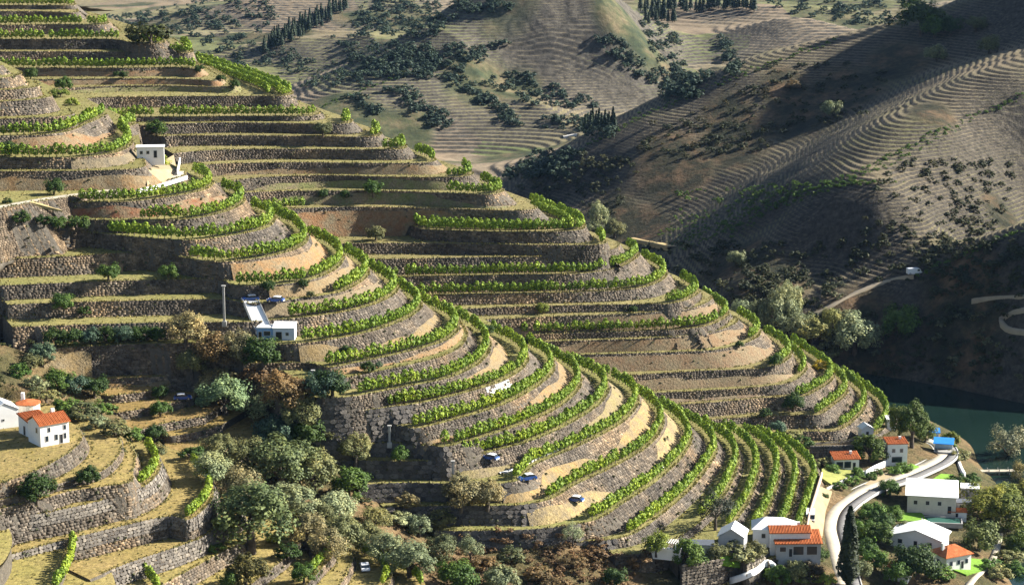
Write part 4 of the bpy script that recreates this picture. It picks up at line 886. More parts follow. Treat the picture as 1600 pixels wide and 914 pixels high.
RT = [ (470,695,64,'olive',OL,'olive tree in the dark notch below the dry brown tree'),(520,704,56,'round',DG,'dark tree against the shaded notch wall'),(420,660,54,'olive',SG,'sage olive between the dry brown tree and the blue-green tree'),(505,664,50,'round',BG,'blue-green tree under the shaded notch wall'),(555,722,46,'olive',OL,'olive at the foot of the shaded notch wall'),(470,640,44,'low',BR,'brown scrub under the concrete post'),(300,590,40,'olive',OL,'olive above the first brown ravine terrace'),(330,625,44,'olive',TN,'tan olive at the end of the brown ravine terraces'),
 # ravine and terraces: base px, py, width px, kind, colour, label
 (88,542,34,'round',DG,'leftmost dark bush of the hedge row above the white path'),(116,540,30,'round',DG,'second dark bush of the hedge row above the white path'),(143,538,30,'round',BG,'third dark bush of the hedge row above the white path'),(168,536,30,'round',DG,'fourth dark bush of the hedge row above the white path'),(194,535,30,'round',BG,'fifth dark bush of the hedge row above the white path'),(220,534,30,'round',DG,'sixth dark bush of the hedge row above the white path'),(246,534,28,'round',DG,'last dark bush of the hedge row, beside the tan olive tree'),
 (290,540,58,'olive',TN,'tan olive tree at the end of the dark hedge row'),(328,531,22,'low',TN,'small tan shrub between the olive tree and the sheds'),
 (335,580,62,'olive',BR,'brown-leaved tree below the tan olive at the ravine head'),(375,590,60,'olive',TN,'olive-brown tree in front of the sheds terrace'),(345,606,44,'low',TN,'tan scrub heap under the brown-leaved tree'),
 (410,575,54,'round',DG,'dark green round tree just below the white sheds'),(440,645,70,'olive',BR,'big brown dry tree beside the concrete post below the sheds'),(352,648,74,'olive',(.18,.25,.13),'pale sage green tree in the ravine below the brown tree'),(396,604,38,'low',(.21,.125,.06),'orange-brown shrub between the sage tree and the dark round tree'),
 (30,590,34,'low',MG,'green shrub by the round bastion wall at the photo edge'),(48,580,30,'round',OL,'grey-green bush above the round bastion wall'),(66,575,34,'round',BG,'blue-green bush at the head of the shrub slope'),(92,612,40,'round',MG,'green bush on the slope left of the brown terraces'),(118,616,36,'round',BG,'dark bush beside the second brown terrace'),(148,622,38,'round',DG,'dark bush at the end of the third brown terrace'),
 (72,630,40,'low',OL,'olive scrub above the house with orange roofs'),(100,650,44,'low',MG,'green scrub uphill of the house with orange roofs'),(130,656,44,'low',OL,'olive scrub right behind the orange roofed house'),(158,650,40,'low',MG,'green scrub beside the fourth brown terrace'),(180,680,40,'low',OL,'olive scrub above the rounded parapet wall'),(150,668,30,'low',SG,'pale scrub at the bend of the parapet wall'),(205,690,34,'low',MG,'green scrub by the lowest brown terrace'),(55,610,36,'low',SG,'pale scrub under the round bastion'),
 (250,622,24,'round',DG,'dark shrub at the end of the third brown terrace edge'),(250,652,30,'round',MG,'green shrub at the end of the fourth brown terrace edge'),(242,690,30,'round',DG,'dark shrub beside the ravine path bend'),(245,712,26,'low',OL,'small grey shrub under the dark ravine shrub'),(300,718,34,'low',DG,'dark scrub at the foot of the brown terraces'),
 (430,702,66,'round',BG,'blue-green broad tree in the shaded ravine'),(478,716,50,'round',DG,'dark tree right of the blue-green ravine tree'),(345,728,60,'olive',OL,'olive tree beyond the longer vine row of the knoll'),(392,742,70,'olive',OL,'olive tree uphill of the big dark olive'),(330,752,50,'olive',SG,'pale olive next to the longer vine row of the knoll'),
 (440,764,100,'olive',(.13,.16,.065),'wide green olive in the middle of the ravine'),(490,766,80,'olive',OL,'olive tree joining the wide green olive'),(545,780,64,'round',MG,'bushy green pine below the dark end terraces'),(625,742,28,'round',MG,'round green shrub on the dark end terrace'),(375,780,64,'olive',TN,'tan-tipped olive behind the big dark olive'),
 (392,858,118,'olive',(.095,.125,.05),'largest dark olive tree beside the knoll'),(455,822,72,'olive',SG,'pale grey olive right of the largest dark olive'),(525,818,54,'olive',PG,'pale round olive in the centre of the ravine'),(498,826,44,'olive',OL,'small olive left of the pale round olive'),(480,850,56,'olive',TN,'tan olive below the pale grey olive'),(535,858,66,'olive',OL,'olive-brown tree below the pale round olive'),
 (512,872,50,'olive',TN,'tan low olive above the bottom vine rows'),(570,862,56,'olive',OL,'olive tree between the ravine and the brown scrub bank'),(600,880,50,'olive',SG,'grey olive by the bottom vine rows'),(640,902,70,'olive',(.16,.185,.1),'round olive at the bottom edge, right of the vine rows'),(620,822,36,'low',PG,'pale shrub under the dark end walls'),(655,838,40,'round',SG,'sage bush left of the brown scrub bank'),(690,820,40,'low',OL,'olive scrub under the second dark end wall'),
 (720,800,54,'olive',TN,'tan olive leaning on the dark end wall below the second blue car'),(762,796,44,'olive',TN,'smaller tan olive beside the leaning one'),(640,812,34,'low',TN,'tan scrub patch at the end of the third dark terrace'),(735,882,40,'feather',SG,'sage shrub at the left end of the brown scrub bank'),(800,880,40,'low',OL,'olive scrub on the brown bank'),(715,925,66,'round',MG,'green bush at the bottom edge under the brown bank'),(780,925,50,'round',SG,'sage bush at the bottom edge beside the green one'),
 (895,856,32,'feather',PG,'pale upright shrub on the edge of the lowest dark terrace'),(960,915,34,'round',DG,'dark green bush at the foot of the brown bank'),(840,905,34,'low',BR,'brown scrub in the hollow of the bank'),(900,890,36,'low',BR,'rusty scrub on the bank below the pale upright shrub'),(930,875,34,'low',(.2,.12,.06),'rust coloured scrub left of the dark bush on the bank'),(870,925,40,'low',BR,'rusty scrub at the bottom edge of the bank'),(1000,885,30,'low',(.19,.12,.06),'rust scrub beside the yellow-green bush'),
 (760,890,38,'low',BR,'brown scrub beside the sage shrub on the bank'),(690,875,44,'olive',OL,'olive above the bottom edge left of the brown bank'),(585,830,40,'olive',OL,'small olive in the ravine under the bushy pine'),(450,875,36,'low',DG,'dark scrub at the knoll end wall'),
 (1025,884,38,'round',YG,'bright yellow-green bush beside the white terrace roof'),(1075,888,50,'round',MG,'dark olive round bush below the grey flat roof'),(1118,874,28,'round',OL,'small olive bush between the two white gables'),(1118,828,60,'feather',(.04,.05,.03),'dark feathery tree above the village houses'),(1146,884,34,'low',OL,'grey-green scrub below the white gabled roofs'),(1180,880,30,'round',OL,'olive bush beside the large terracotta roof'),(1160,892,34,'low',SG,'pale scrub over the garden wall'),
 (58,784,48,'round',DG,'dark green bush in the middle of the knoll terraces'),(138,758,34,'round',DG,'dark green bush below the parapet wall'),(385,914,54,'round',(.085,.08,.025),'brown-green bush right of the notched wall'),(358,920,30,'round',MG,'small green bush under the brown-green one'),(475,912,38,'round',MG,'dark bush in the corner of the knoll end wall'),(340,862,24,'low',MG,'green tuft under the largest dark olive'),(432,850,30,'low',YG,'yellow-green tuft beside the knoll end wall'),
 (48,124,20,'round',DG,'dark shrub beside the small upper side spur'),(85,304,28,'round',DG,'dark shrub on the wall above the pale track'),(146,300,8,'low',DG,'tiny dark shrub above the pale track'),(12,318,14,'low',DG,'small dark shrub at the photo edge above the track'),(170,444,32,'round',MG,'green shrub with a long shadow on the second dark wall'),(263,437,28,'round',MG,'green shrub near the corner of the second dark wall'),(100,490,30,'round',MG,'green shrub on the third dark wall'),(132,492,18,'low',DG,'small dark shrub on the third dark wall'),
 (505,228,26,'round',OL,'olive shrub with dark shadow on the upper spur'),(583,310,26,'round',MG,'green shrub on the hatched bank of the upper spur'),(505,318,16,'round',DG,'dark round shrub on the hatched bank, nearer the gully'),(540,318,14,'round',DG,'dark round shrub on the hatched bank, middle one'),(587,376,26,'round',OL,'olive shrub under the double vine row'),(848,490,20,'round',YG,'bright green shrub on the bare terraces of the upper spur'),(990,488,12,'round',DG,'tiny dark shrub near the nose of the upper spur'),
 (542,556,20,'round',DG,'dark shrub under the vine row near the sheds'),(575,582,20,'round',DG,'dark shrub above the narrow path terrace'),(592,575,12,'round',BG,'small blue-green shrub above the narrow path terrace'),(762,524,20,'round',DG,'dark shrub in the gully between the spurs'),(822,540,16,'round',DG,'second dark shrub down the gully between the spurs'),(1155,543,12,'round',DG,'dark ball shrub on the nose terrace of the upper spur'),(1210,580,22,'round',DG,'dark shrub against the nose wall of the upper spur'),(1240,640,30,'round',DG,'dark shrub at the start of the lower nose rows'),
 (475,455,16,'round',DG,'dark shrub on the bank above the blue cars'),(420,460,20,'round',DG,'dark shrub on the bank next to the first blue car'),(485,465,12,'round',OL,'olive shrub on the bank above the blue cars'),(193,124,14,'round',DG,'dark shrub in the middle of the brown upper terraces'),(182,120,10,'round',DG,'small dark shrub left of the pair on the brown upper terraces'),(312,114,14,'round',DG,'dark shrub at the nose of the brown upper terraces'),(345,130,14,'round',DG,'dark shrub below the skyline vine rows'),(366,142,16,'round',DG,'dark shrub at the foot of the skyline vine rows'),
 (235,72,64,'low',(.04,.05,.014),'large dark bush on the skyline of the upper spur'),(100,142,24,'round',MG,'green shrub in the gully of the small side spur'),(95,152,24,'low',YG,'yellow-green shrub below it in the side spur gully'),(112,165,20,'low',YG,'yellow-green tuft at the foot of the side spur gully'),(245,228,28,'round',MG,'green bush on the roof edge of the white hillside house'),(245,258,34,'low',YG,'bright green bush in the yard of the white hillside house'),(15,244,26,'round',DG,'dark bush at the photo edge, start of the vine row by the house'),
 (70,356,24,'low',DG,'dark scrub above the grey concrete slab'),(92,358,24,'round',MG,'green scrub above the grey concrete slab'),(120,358,34,'low',DG,'dark scrub at the end of the grey concrete slab'),(35,356,28,'low',DG,'dark scrub at the photo edge above the slab'),(1195,655,20,'low',DG,'dark scrub beside the lower rubble wall'),(1283,578,24,'low',(.42,.33,.02),'yellow flowering bush on the river side of the nose'),
]
for px, py, wd, kind, col, lab in RT: T(px, py, wd, kind, col, lab)

# tangled undergrowth on the ravine sides and the brown bank
def scatter(polys, n, smin, smax, bank, cond=None):
    out = []
    for _ in range(n):
        x0, y0, x1, y1 = random.choice(polys); px, py = random.uniform(x0, x1), random.uniform(y0, y1); p = hit(px, py)
        if p[1] > 900 or lid(p[0], p[1]) >= 0 and cond is None: continue
        out.append((p[0], p[1], p[2] - 0.1, random.uniform(0, 6.28), random.uniform(smin, smax), 0))
    return join(out, bank)
UB = [crown(700 + i, 1.1, 0.7, 0.4, 9, 130, 0.2) for i in range(5)]
v, f = scatter([(0,540,300,720),(280,600,560,800),(400,760,700,900),(330,560,500,680)], 420, 0.5, 1.7, UB)
tag(obj('undergrowth', mesh('undergrowth', v, f, M_leaf), color=(.075,.085,.032)), 'olive green undergrowth covering the ravine sides', 'undergrowth', None, 'stuff')
v, f = scatter([(700,840,1010,914),(820,850,1000,914),(620,820,800,914)], 330, 0.5, 1.4, UB)
tag(obj('dry_scrub', mesh('dry_scrub', v, f, M_leaf), color=(.21,.13,.07)), 'rust brown dry scrub on the bank below the dark end walls', 'scrub', None, 'stuff')
# ------------------------------------------------------------------ growth on the hills across the river
FB = [crown(720 + i, 1.1, 0.8, 0.5, 12, 150, 0.2) for i in range(5)]
FBM = [mesh('shrub', v, f, M_leaf) for v, f in FB]
def px_scatter(polys, n):
    out = []
    for _ in range(n):
        x0, y0, x1, y1, dx = random.choice(polys); t = random.random(); py = y0 + (y1 - y0) * t; px = random.uniform(x0, x1) + dx * t
        p = far_hit(px, py)
        if p is not None and p[2] > -14.5: out.append(p)
    return out
RHS = [ # boxes (x0,y0,x1,y1,shear), count, size m, colour, label
 ([(1390,250,1600,400,-60)], 70, (0.9, 2.1), (.05,.055,.025), 'small dark shrub dotted over the lit scrubby spur across the river'),
 ([(820,270,1000,300,-40),(900,240,1010,290,-60)], 30, (1.2, 3.0), (.10,.105,.055), 'grey-green shrub on the shaded foot of the skyline spur'),
 ([(1120,440,1330,520,-20),(1300,520,1600,600,0),(1420,470,1600,560,0)], 36, (1.2, 3.0), (.12,.13,.075), 'pale shrub on the dark bank across the river'),
 ([(1030,170,1180,260,-80),(1150,130,1300,170,-40)], 26, (0.9, 2.2), (.075,.07,.032), 'brown-green shrub under the crest of the skyline spur'),
 ([(1080,300,1400,320,-160)], 18, (1.0, 2.2), (.09,.15,.03), 'bright green shrub along the lit terrace tips across the river'),
]
for polys, n, (a, b), col, lab in RHS:
    for p in px_scatter(polys, n):
        j = random.uniform(.8, 1.2); s_ = random.uniform(a, b)
        tag(obj('shrub', random.choice(FBM), None, (p[0], p[1], p[2] - .15), random.uniform(0, 6.28), (s_, s_, s_ * random.uniform(.85, 1.15)), tuple(c * j for c in col)), lab, 'shrub', 'shrubs dotted on the hill across the river', 'thing')
def FT(px, py, w, kind, col, lab, zs=1.0, **kw):
    p = far_hit(px, py)
    if p is None: return
    return tree(p, w * 1.2 / pxm(p), kind, col, lab, zs=zs, **kw)
for a in [
 (1158,520,40,'tall',PG,'pale grey-green tree just behind the nose of the upper spur'),(1186,528,44,'tall',SG,'sage tree second in the river belt'),(1215,530,56,'tall',PG,'tallest pale tree of the river belt'),(1242,535,50,'olive',SG,'sage tree right of the tallest pale tree'),(1235,505,46,'tall',PG,'pale tree behind the river belt'),(1268,545,50,'olive',(.25,.26,.1),'yellowish tree in the river belt'),
 (1300,540,40,'tall',(.28,.29,.1),'yellow-green tree in the river belt'),(1335,556,66,'olive',PG,'wide pale tree at the end of the river belt'),(1252,562,40,'low',SG,'low sage growth at the foot of the river belt'),(1290,562,40,'low',OL,'low olive growth under the yellow-green tree'),(1405,528,56,'round',MG,'green broad tree alone on the dark river bank'),(1310,505,30,'low',OL,'olive shrub above the river belt'),
 (1440,55,60,'round',(.045,.075,.02),'large green tree on the high shoulder of the far spur'),(1425,30,44,'tall',DG,'dark tree on the skyline of the high shoulder'),(1460,60,40,'round',MG,'round tree right of the large one on the high shoulder'),(1485,55,34,'round',DG,'dark round tree at the right end of the high shoulder'),(1525,50,28,'round',OL,'olive tree beside the upper dark terraces'),(1462,98,30,'round',SG,'grey-green tree in the shaded hollow'),(1545,84,32,'round',OL,'olive tree at the upper edge of the shaded hollow'),
 (1300,185,30,'round',SG,'pale shrub tree in the dark hollow of the far spur'),(935,362,34,'tall',PG,'pale poplar beside the nose of the upper spur'),(925,372,28,'olive',SG,'sage bush under the pale poplar'),(960,372,30,'olive',OL,'olive bush right of the pale poplar'),(1150,415,26,'round',SG,'grey-green tree below the lit terrace tips'),(1240,140,22,'low',BR,'brown bush on the crag of the far spur'),
]: FT(*a)
# conifer belts on the farthest hills
def conifer(seed):
    r = np.random.default_rng(seed); n = 420; z = r.uniform(0, 1, n); th = r.uniform(0, 6.283, n); R = (1 - z) ** .8 * r.uniform(.6, 1, n) * (0.85 + .15 * np.sin(z * 40))
    C = np.stack([np.cos(th) * R, np.sin(th) * R, .5 + z * 4.2], 1); Nn = np.stack([np.cos(th), np.sin(th), np.full(n, .6)], 1) + r.normal(0, .3, (n, 3)); Nn /= np.linalg.norm(Nn, axis=1)[:, None]
    v, f = quads(C, Nn, r.uniform(.14, .3, n), r, .8); tv, tf = tube([(0, 0, -.3), (0, 0, 2)], [.14, .05], 5)
    return mesh('crown', v, f, M_leaf), mesh('trunk', tv, tf, M_bark)
CON = [conifer(800 + i) for i in range(3)]
def belt(x0, y0, x1, y1, n, hm, lab, dark=(.028,.05,.028)):
    for i in range(n):
        t = (i + random.uniform(-.3, .3)) / n; p = far_hit(x0 + (x1 - x0) * t, y0 + (y1 - y0) * t + random.uniform(-3, 5))
        if p is None: continue
        c, tr = random.choice(CON); s_ = hm / 4.7 * random.uniform(.8, 1.2)
        root = bpy.data.objects.new('conifer_tree', None); COL.objects.link(root); root.location = p; root.scale = (s_, s_, s_); root.rotation_euler = (0, 0, random.uniform(0, 6))
        tag(root, lab, 'tree', 'conifers in the far tree belts', 'thing'); obj('crown', c, root, color=dark); obj('trunk', tr, root)
belt(425, 72, 545, 10, 30, 13, 'dark conifer in the slanting belt on the far left hill')
belt(415, 82, 520, 30, 20, 12, 'dark conifer in the slanting belt on the far left hill')
belt(1000, 18, 1185, 14, 30, 13, 'dark conifer in the belt along the top edge of the photo')
belt(1010, 34, 1060, 30, 10, 11, 'dark conifer in the belt along the top edge of the photo')
belt(915, 205, 965, 200, 12, 9, 'dark conifer clump at the foot of the central far hill')
# woodland that reads as one mass
WD = [(180,2,430,30,0,110),(560,2,800,22,0,100),(640,70,800,95,-60,60),(440,95,560,140,20,50),(850,180,960,215,0,60),(1050,120,1110,160,-20,40),(1190,0,1300,30,60,40),(560,20,720,60,-40,130),(530,70,640,120,40,120),(250,30,420,105,60,130),(640,90,770,125,-60,70),(1000,40,1050,135,40,80),(720,120,830,170,120,60),(600,140,640,235,120,80),(690,120,720,200,110,60),(620,238,900,268,0,190),(760,255,860,280,30,70),(1310,0,1440,40,0,60),(920,60,960,150,110,60),(150,20,250,55,40,50),(330,110,350,140,20,20),(540,150,560,180,40,20),(1120,60,1140,120,20,40)]
items = []
for x0, y0, x1, y1, dx, n in WD:
    for p in px_scatter([(x0, y0, x1, y1, dx)], n): items.append((p[0], p[1], p[2] - .4, random.uniform(0, 6.28), random.uniform(1.6, 4.6), 0))
v, f = join(items, FB)
tag(obj('far_woodland', mesh('far_woodland', v, f, M_leaf), color=(.05,.08,.06)), 'woodland tinted bluish green for haze, filling the hollows of the far hills', 'woodland', None, 'stuff')  # bluish leaf colour paints in the haze of distance
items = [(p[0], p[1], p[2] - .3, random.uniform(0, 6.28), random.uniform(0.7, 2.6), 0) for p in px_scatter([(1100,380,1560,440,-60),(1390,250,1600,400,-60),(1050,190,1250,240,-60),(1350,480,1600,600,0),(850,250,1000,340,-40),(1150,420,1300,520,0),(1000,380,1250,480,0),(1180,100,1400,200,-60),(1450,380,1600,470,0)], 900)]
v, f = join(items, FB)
tag(obj('bank_scrub', mesh('bank_scrub', v, f, M_leaf), color=(.045,.055,.026)), 'scrub darkened for shade, covering the lower slopes across the river', 'scrub', None, 'stuff')  # leaf colour darkened to deepen the shade on these slopes
items = [(p[0], p[1], p[2] - .2, random.uniform(0, 6.28), random.uniform(0.5, 1.1), 0) for p in px_scatter([(1060,330,1200,372,-40),(1180,300,1260,330,-60),(1250,285,1420,300,-190)], 330)]
def line_scatter(pts, n, jx, jy):
    out = []; P = np.array(pts, float); s_ = np.concatenate([[0], np.cumsum(np.hypot(*np.diff(P, axis=0).T))])
    for q in np.linspace(0, s_[-1], n):
        p = far_hit(np.interp(q, s_, P[:, 0]) + random.uniform(-jx, jx), np.interp(q, s_, P[:, 1]) + random.uniform(-jy, jy))
        if p is not None: out.append((p[0], p[1], p[2] - .2, random.uniform(0, 6.28), random.uniform(.5, 1.15), 0))
    return out
items += line_scatter([(1050,387),(1120,354),(1200,322),(1300,287),(1380,252),(1480,202),(1600,152)], 170, 5, 4) + line_scatter([(1060,392),(1200,332),(1380,262),(1500,200)], 90, 4, 3)
items += line_scatter([(880,252),(1000,182),(1080,149),(1160,117),(1310,62)], 130, 5, 4) + line_scatter([(500,168),(570,140),(650,112)], 60, 3, 3) + line_scatter([(1430,432),(1520,394),(1600,362)], 40, 4, 3)
v, f = join(items, FB)
tag(obj('far_vines', mesh('far_vines', v, f, M_leaf), color=(.11,.19,.03)), 'green vine plots and rows along the crests across the river', 'vines', None, 'stuff')
def far_strip(name, pts, w, m, dz=.35):
    W = [far_hit(*p) for p in pts]; W = np.array([q for q in W if q is not None]); Q, _ = catmull(W, 2.0); n_ = outward(Q[:, :2]); k = len(Q); i = np.arange(k - 1)
    V = np.vstack([np.c_[Q[:, :2] + n_ * w / 2, Q[:, 2] + dz], np.c_[Q[:, :2] - n_ * w / 2, Q[:, 2] + dz], np.c_[Q[:, :2] + n_ * w / 2, Q[:, 2] - 1.5], np.c_[Q[:, :2] - n_ * w / 2, Q[:, 2] - 1.5]])
    tag(obj(name, mesh(name, V, np.vstack([np.stack([i, i + 1, i + 1 + k, i + k], 1), np.stack([i + 2 * k, i + 2 * k + 1, i + 1, i], 1), np.stack([i + k, i + k + 1, i + 3 * k + 1, i + 3 * k], 1)]), m)), kind='structure')
M_track = plain('pale_track', (.34,.28,.20), .95, .15, .2)
far_strip('track', [(1260,498),(1300,478),(1345,456),(1400,436),(1430,432)], 2.2, M_track)
far_strip('track', [(1610,486),(1580,492),(1566,502),(1575,514),(1610,524)], 2.4, M_track)
far_strip('track', [(1520,468),(1545,468),(1610,462)], 1.8, M_track)
far_strip('track', [(985,374),(1010,378),(1052,387)], 5.0, plain('tan_field', (.36,.27,.13), .95, .15, .2))
far_strip('track', [(880,215),(893,212),(905,209)], 6.0, plain('white_yard', (.62,.58,.52), .9, .1, .2))
# air: pale even haze over the whole valley
hz = bpy.data.materials.new('haze'); hz.use_nodes = True; t = hz.node_tree; t.nodes.remove(t.nodes['Principled BSDF'])
pv = t.nodes.new('ShaderNodeVolumePrincipled'); pv.inputs['Color'].default_value = (0.34, 0.58, 1.0, 1); pv.inputs['Density'].default_value = 0.000013; pv.inputs['Anisotropy'].default_value = 0.2
t.links.new(pv.outputs[0], t.nodes['Material Output'].inputs['Volume'])
b0, b1 = (-9600, -6400, -160), (9600, 14400, 560)
V = [(x, y, z) for z in (b0[2], b1[2]) for y in (b0[1], b1[1]) for x in (b0[0], b1[0])]
F = [(0, 2, 3, 1), (4, 5, 7, 6), (0, 1, 5, 4), (2, 6, 7, 3), (0, 4, 6, 2), (1, 3, 7, 5)]
tag(obj('haze', mesh('haze', V, F, hz)), kind='stuff')
# ------------------------------------------------------------------ building blocks
M_white = plain('white_render', (.80,.79,.76), .75, .06, .6); M_cream = plain('cream_render', (.62,.56,.47), .8, .1, .6); M_shade = plain('shaded_grey_render', (.42,.42,.42), .8, .12, .6)  # M_shade: darker copy of the render, shade of house fronts in its colour
M_slab = plain('concrete', (.36,.35,.33), .85, .2, .5); M_roofw = plain('white_roof', (.82,.82,.80), .6, .05, .3); M_grey = plain('grey_roof', (.10,.11,.13), .5, .15, .6)
M_glass = plain('window_glass', (.02,.03,.04), .08, .1, 1.0, .6); M_frame = plain('painted_frame', (.55,.53,.5), .6, .05); M_blue = plain('blue_roof', (.03,.22,.62), .5, .12, .6)
M_lawn = plain('mown_lawn', (.14,.26,.03), .95, .3, 1.5); M_lawn2 = plain('dry_lawn', (.24,.25,.07), .95, .25, .8); M_pale = plain('pale_concrete', (.42,.375,.29), .9, .14, .35); M_asph = plain('asphalt', (.16,.155,.15), .9, .2, .8)
M_dark = plain('dark_paint', (.02,.022,.026), .4, .1); M_carb = plain('blue_car_paint', (.03,.09,.32), .25, .05, .5, .6); M_carw = plain('white_car_paint', (.80,.81,.83), .25, .03, .5, .6); M_tyre = plain('tyre_rubber', (.02,.02,.02), .9, .1)
M_rim = plain('rim_metal', (.5,.5,.52), .35, .05, 1, .5, .8); M_lamp = plain('lamp_glass', (.75,.75,.72), .15, .02, 1, .6); M_green = plain('green_court', (.03,.10,.075), .7, .1, .4); M_pink = plain('pink_wall', (.50,.36,.29), .85, .15, .4)
M_sand = plain('trodden_yard', (.31,.245,.145), .95, .18, .3); M_straw = plain('straw_slope', (.34,.27,.13), .95, .2, .5)
def _tile(t, b):
    tc = N(t, 'ShaderNodeTexCoord'); wv = N(t, 'ShaderNodeTexWave', wave_type='BANDS', bands_direction='X'); wv.inputs['Scale'].default_value = 2.2; wv.inputs['Distortion'].default_value = 0.4
    t.links.new(tc.outputs['Object'], wv.inputs['Vector']); n = noise(t, 0.9, 4, .7)
    c = ramp(t, n, [(.3, (.36,.10,.035)), (.55, (.50,.155,.055)), (.75, (.58,.23,.10))]); v = ramp(t, wv.outputs['Fac'], [(0, (.75,.75,.75)), (1, (1.1,1.1,1.1))])
    t.links.new(mix(t, 1.0, c, v, 'MULTIPLY'), b.inputs['Base Color']); bump(t, b, wv.outputs['Fac'], .6, .12)
M_tile = mat('terracotta_tiles', _tile)
def boxv(x0, y0, z0, x1, y1, z1): return [(x, y, z) for z in (z0, z1) for y in (y0, y1) for x in (x0, x1)]
BF = [(0, 2, 3, 1), (4, 5, 7, 6), (0, 1, 5, 4), (2, 6, 7, 3), (0, 4, 6, 2), (1, 3, 7, 5)]
def boxes(name, bl, m, parent=None, **kw):
    V, F = [], []
    for q in bl: F += [tuple(i + len(V) for i in f) for f in BF]; V += boxv(*q)
    return obj(name, mesh(name, V, F, m), parent, **kw)
def empty(name, p, rz=0.0):
    o = bpy.data.objects.new(name, None); COL.objects.link(o); o.location = p; o.rotation_euler = (0, 0, rz); return o
def roof_mesh(w, d, h, rh, kind, ov, m, th=0.18):
    x0, x1, y0, y1 = -ov, w + ov, -ov, d + ov; drop = 0.0
    if kind == 'flat': V = boxv(x0, y0, h, x1, y1, h + th); F = BF
    elif kind == 'shed':
        V = [(x0, y0, h), (x1, y0, h), (x0, y1, h + rh), (x1, y1, h + rh)]; V += [(a, b, c + th) for a, b, c in V]; F = BF
    elif kind == 'gx':      # ridge along x
        c = (y0 + y1) / 2; V = [(x0, y0, h), (x1, y0, h), (x0, c, h + rh), (x1, c, h + rh), (x0, y1, h), (x1, y1, h)]; V += [(a, b, e + th) for a, b, e in V]
        F = [(6, 7, 9, 8), (8, 9, 11, 10), (0, 2, 3, 1), (2, 4, 5, 3), (0, 1, 7, 6), (4, 10, 11, 5), (0, 6, 8, 2), (2, 8, 10, 4), (1, 3, 9, 7), (3, 5, 11, 9)]
    elif kind == 'gy':      # ridge along y
        c = (x0 + x1) / 2; V = [(x0, y0, h), (x0, y1, h), (c, y0, h + rh), (c, y1, h + rh), (x1, y0, h), (x1, y1, h)]; V += [(a, b, e + th) for a, b, e in V]
        F = [(6, 8, 9, 7), (8, 10, 11, 9), (0, 1, 3, 2), (2, 3, 5, 4), (0, 6, 7, 1), (4, 5, 11, 10), (0, 2, 8, 6), (2, 4, 10, 8), (1, 7, 9, 3), (3, 9, 11, 5)]
    else:                   # hip
        e = min(x1 - x0, y1 - y0) * .45; c = (y0 + y1) / 2; V = [(x0, y0, h), (x1, y0, h), (x1, y1, h), (x0, y1, h), (x0 + e, c, h + rh), (x1 - e, c, h + rh), (x0, y0, h - th), (x1, y0, h - th), (x1, y1, h - th), (x0, y1, h - th)]
        F = [(0, 1, 5, 4), (2, 3, 4, 5), (1, 2, 5), (3, 0, 4), (6, 7, 1, 0), (7, 8, 2, 1), (8, 9, 3, 2), (9, 6, 0, 3), (9, 8, 7, 6)]
    return mesh('roof', V, F, m)
def house(name, label, cat, p, rz, w, d, h, kind='gx', rh=1.6, ov=.35, wm=None, rm=None, wins=(), doors=(), chim=None, group=None, base=2.0):
    """origin = front left corner on the ground; front = local -Y"""
    r = empty(name, p, rz); tag(r, label, cat, group, 'thing'); wm = wm or M_white; rm = rm or M_tile
    V = boxv(0, 0, -base, w, d, h); F = list(BF)
    if kind == 'gx': V += [(0, d / 2, h + rh * .93), (w, d / 2, h + rh * .93)]; F += [(4, 6, 8)[::-1], (5, 7, 9)]
    if kind == 'gy': V += [(w / 2, 0, h + rh * .93), (w / 2, d, h + rh * .93)]; F += [(4, 5, 8), (6, 7, 9)[::-1]]
    if kind == 'shed': V += [(0, d, h + rh * .97), (w, d, h + rh * .97)]; F += [(4, 6, 8)[::-1], (5, 7, 9), (6, 7, 9, 8)]
    obj('wall', mesh('wall', V, F, wm), r)
    ro = obj('roof', roof_mesh(w, d, h + .02, rh, kind, ov, rm), r)
    if rm is M_tile and kind in ('gx', 'shed'):
        RV, RF = [], []
        for x in np.arange(-ov + .15, w + ov - .1, .36):
            segs = [((-ov, h + .2), (d + ov, h + rh + .2))] if kind == 'shed' else [((-ov, h + .2), (d / 2, h + rh + .2)), ((d + ov, h + .2), (d / 2, h + rh + .2))]
            for (ya, za), (yb, zb) in segs:
                o_ = len(RV); RV += [(x - .09, ya, za), (x + .09, ya, za), (x, ya, za + .1), (x - .09, yb, zb), (x + .09, yb, zb), (x, yb, zb + .1)]; RF += [(o_, o_ + 2, o_ + 5, o_ + 3), (o_ + 1, o_ + 4, o_ + 5, o_ + 2), (o_, o_ + 1, o_ + 2), (o_ + 3, o_ + 5, o_ + 4)]
        tag(obj('tile_ribs', mesh('tile_ribs', RV, RF, rm), ro), kind='stuff')
        if chim is None and w > 5: chim = (w * .75, d * .7)
    if chim: boxes('chimney', [(chim[0] - .35, chim[1] - .3, h - .2, chim[0] + .35, chim[1] + .3, h + rh + .7)], M_white, ro)
    for nm, lst in (('window', wins), ('door', doors)):
        for f, u, z, a, b in lst:
            e = .07
            if f == 'f': fr = (u, -e, z, u + a, .02, z + b); pn = (u + .09, -e - .015, z + .09, u + a - .09, 0.0, z + b - .09)
            elif f == 'r': fr = (w - .02, u, z, w + e, u + a, z + b); pn = (w, u + .09, z + .09, w + e + .015, u + a - .09, z + b - .09)
            else: fr = (-e, u, z, .02, u + a, z + b); pn = (-e - .015, u + .09, z + .09, 0, u + a - .09, z + b - .09)
            wo = boxes(nm, [fr], M_frame, r); boxes('pane' if nm == 'window' else 'door_panel', [pn], M_glass if nm == 'window' else M_dark, wo)
    return r
def G(px, py, dz=0.0): p = hit(px, py); return (p[0], p[1], p[2] + dz)
R_ = math.radians
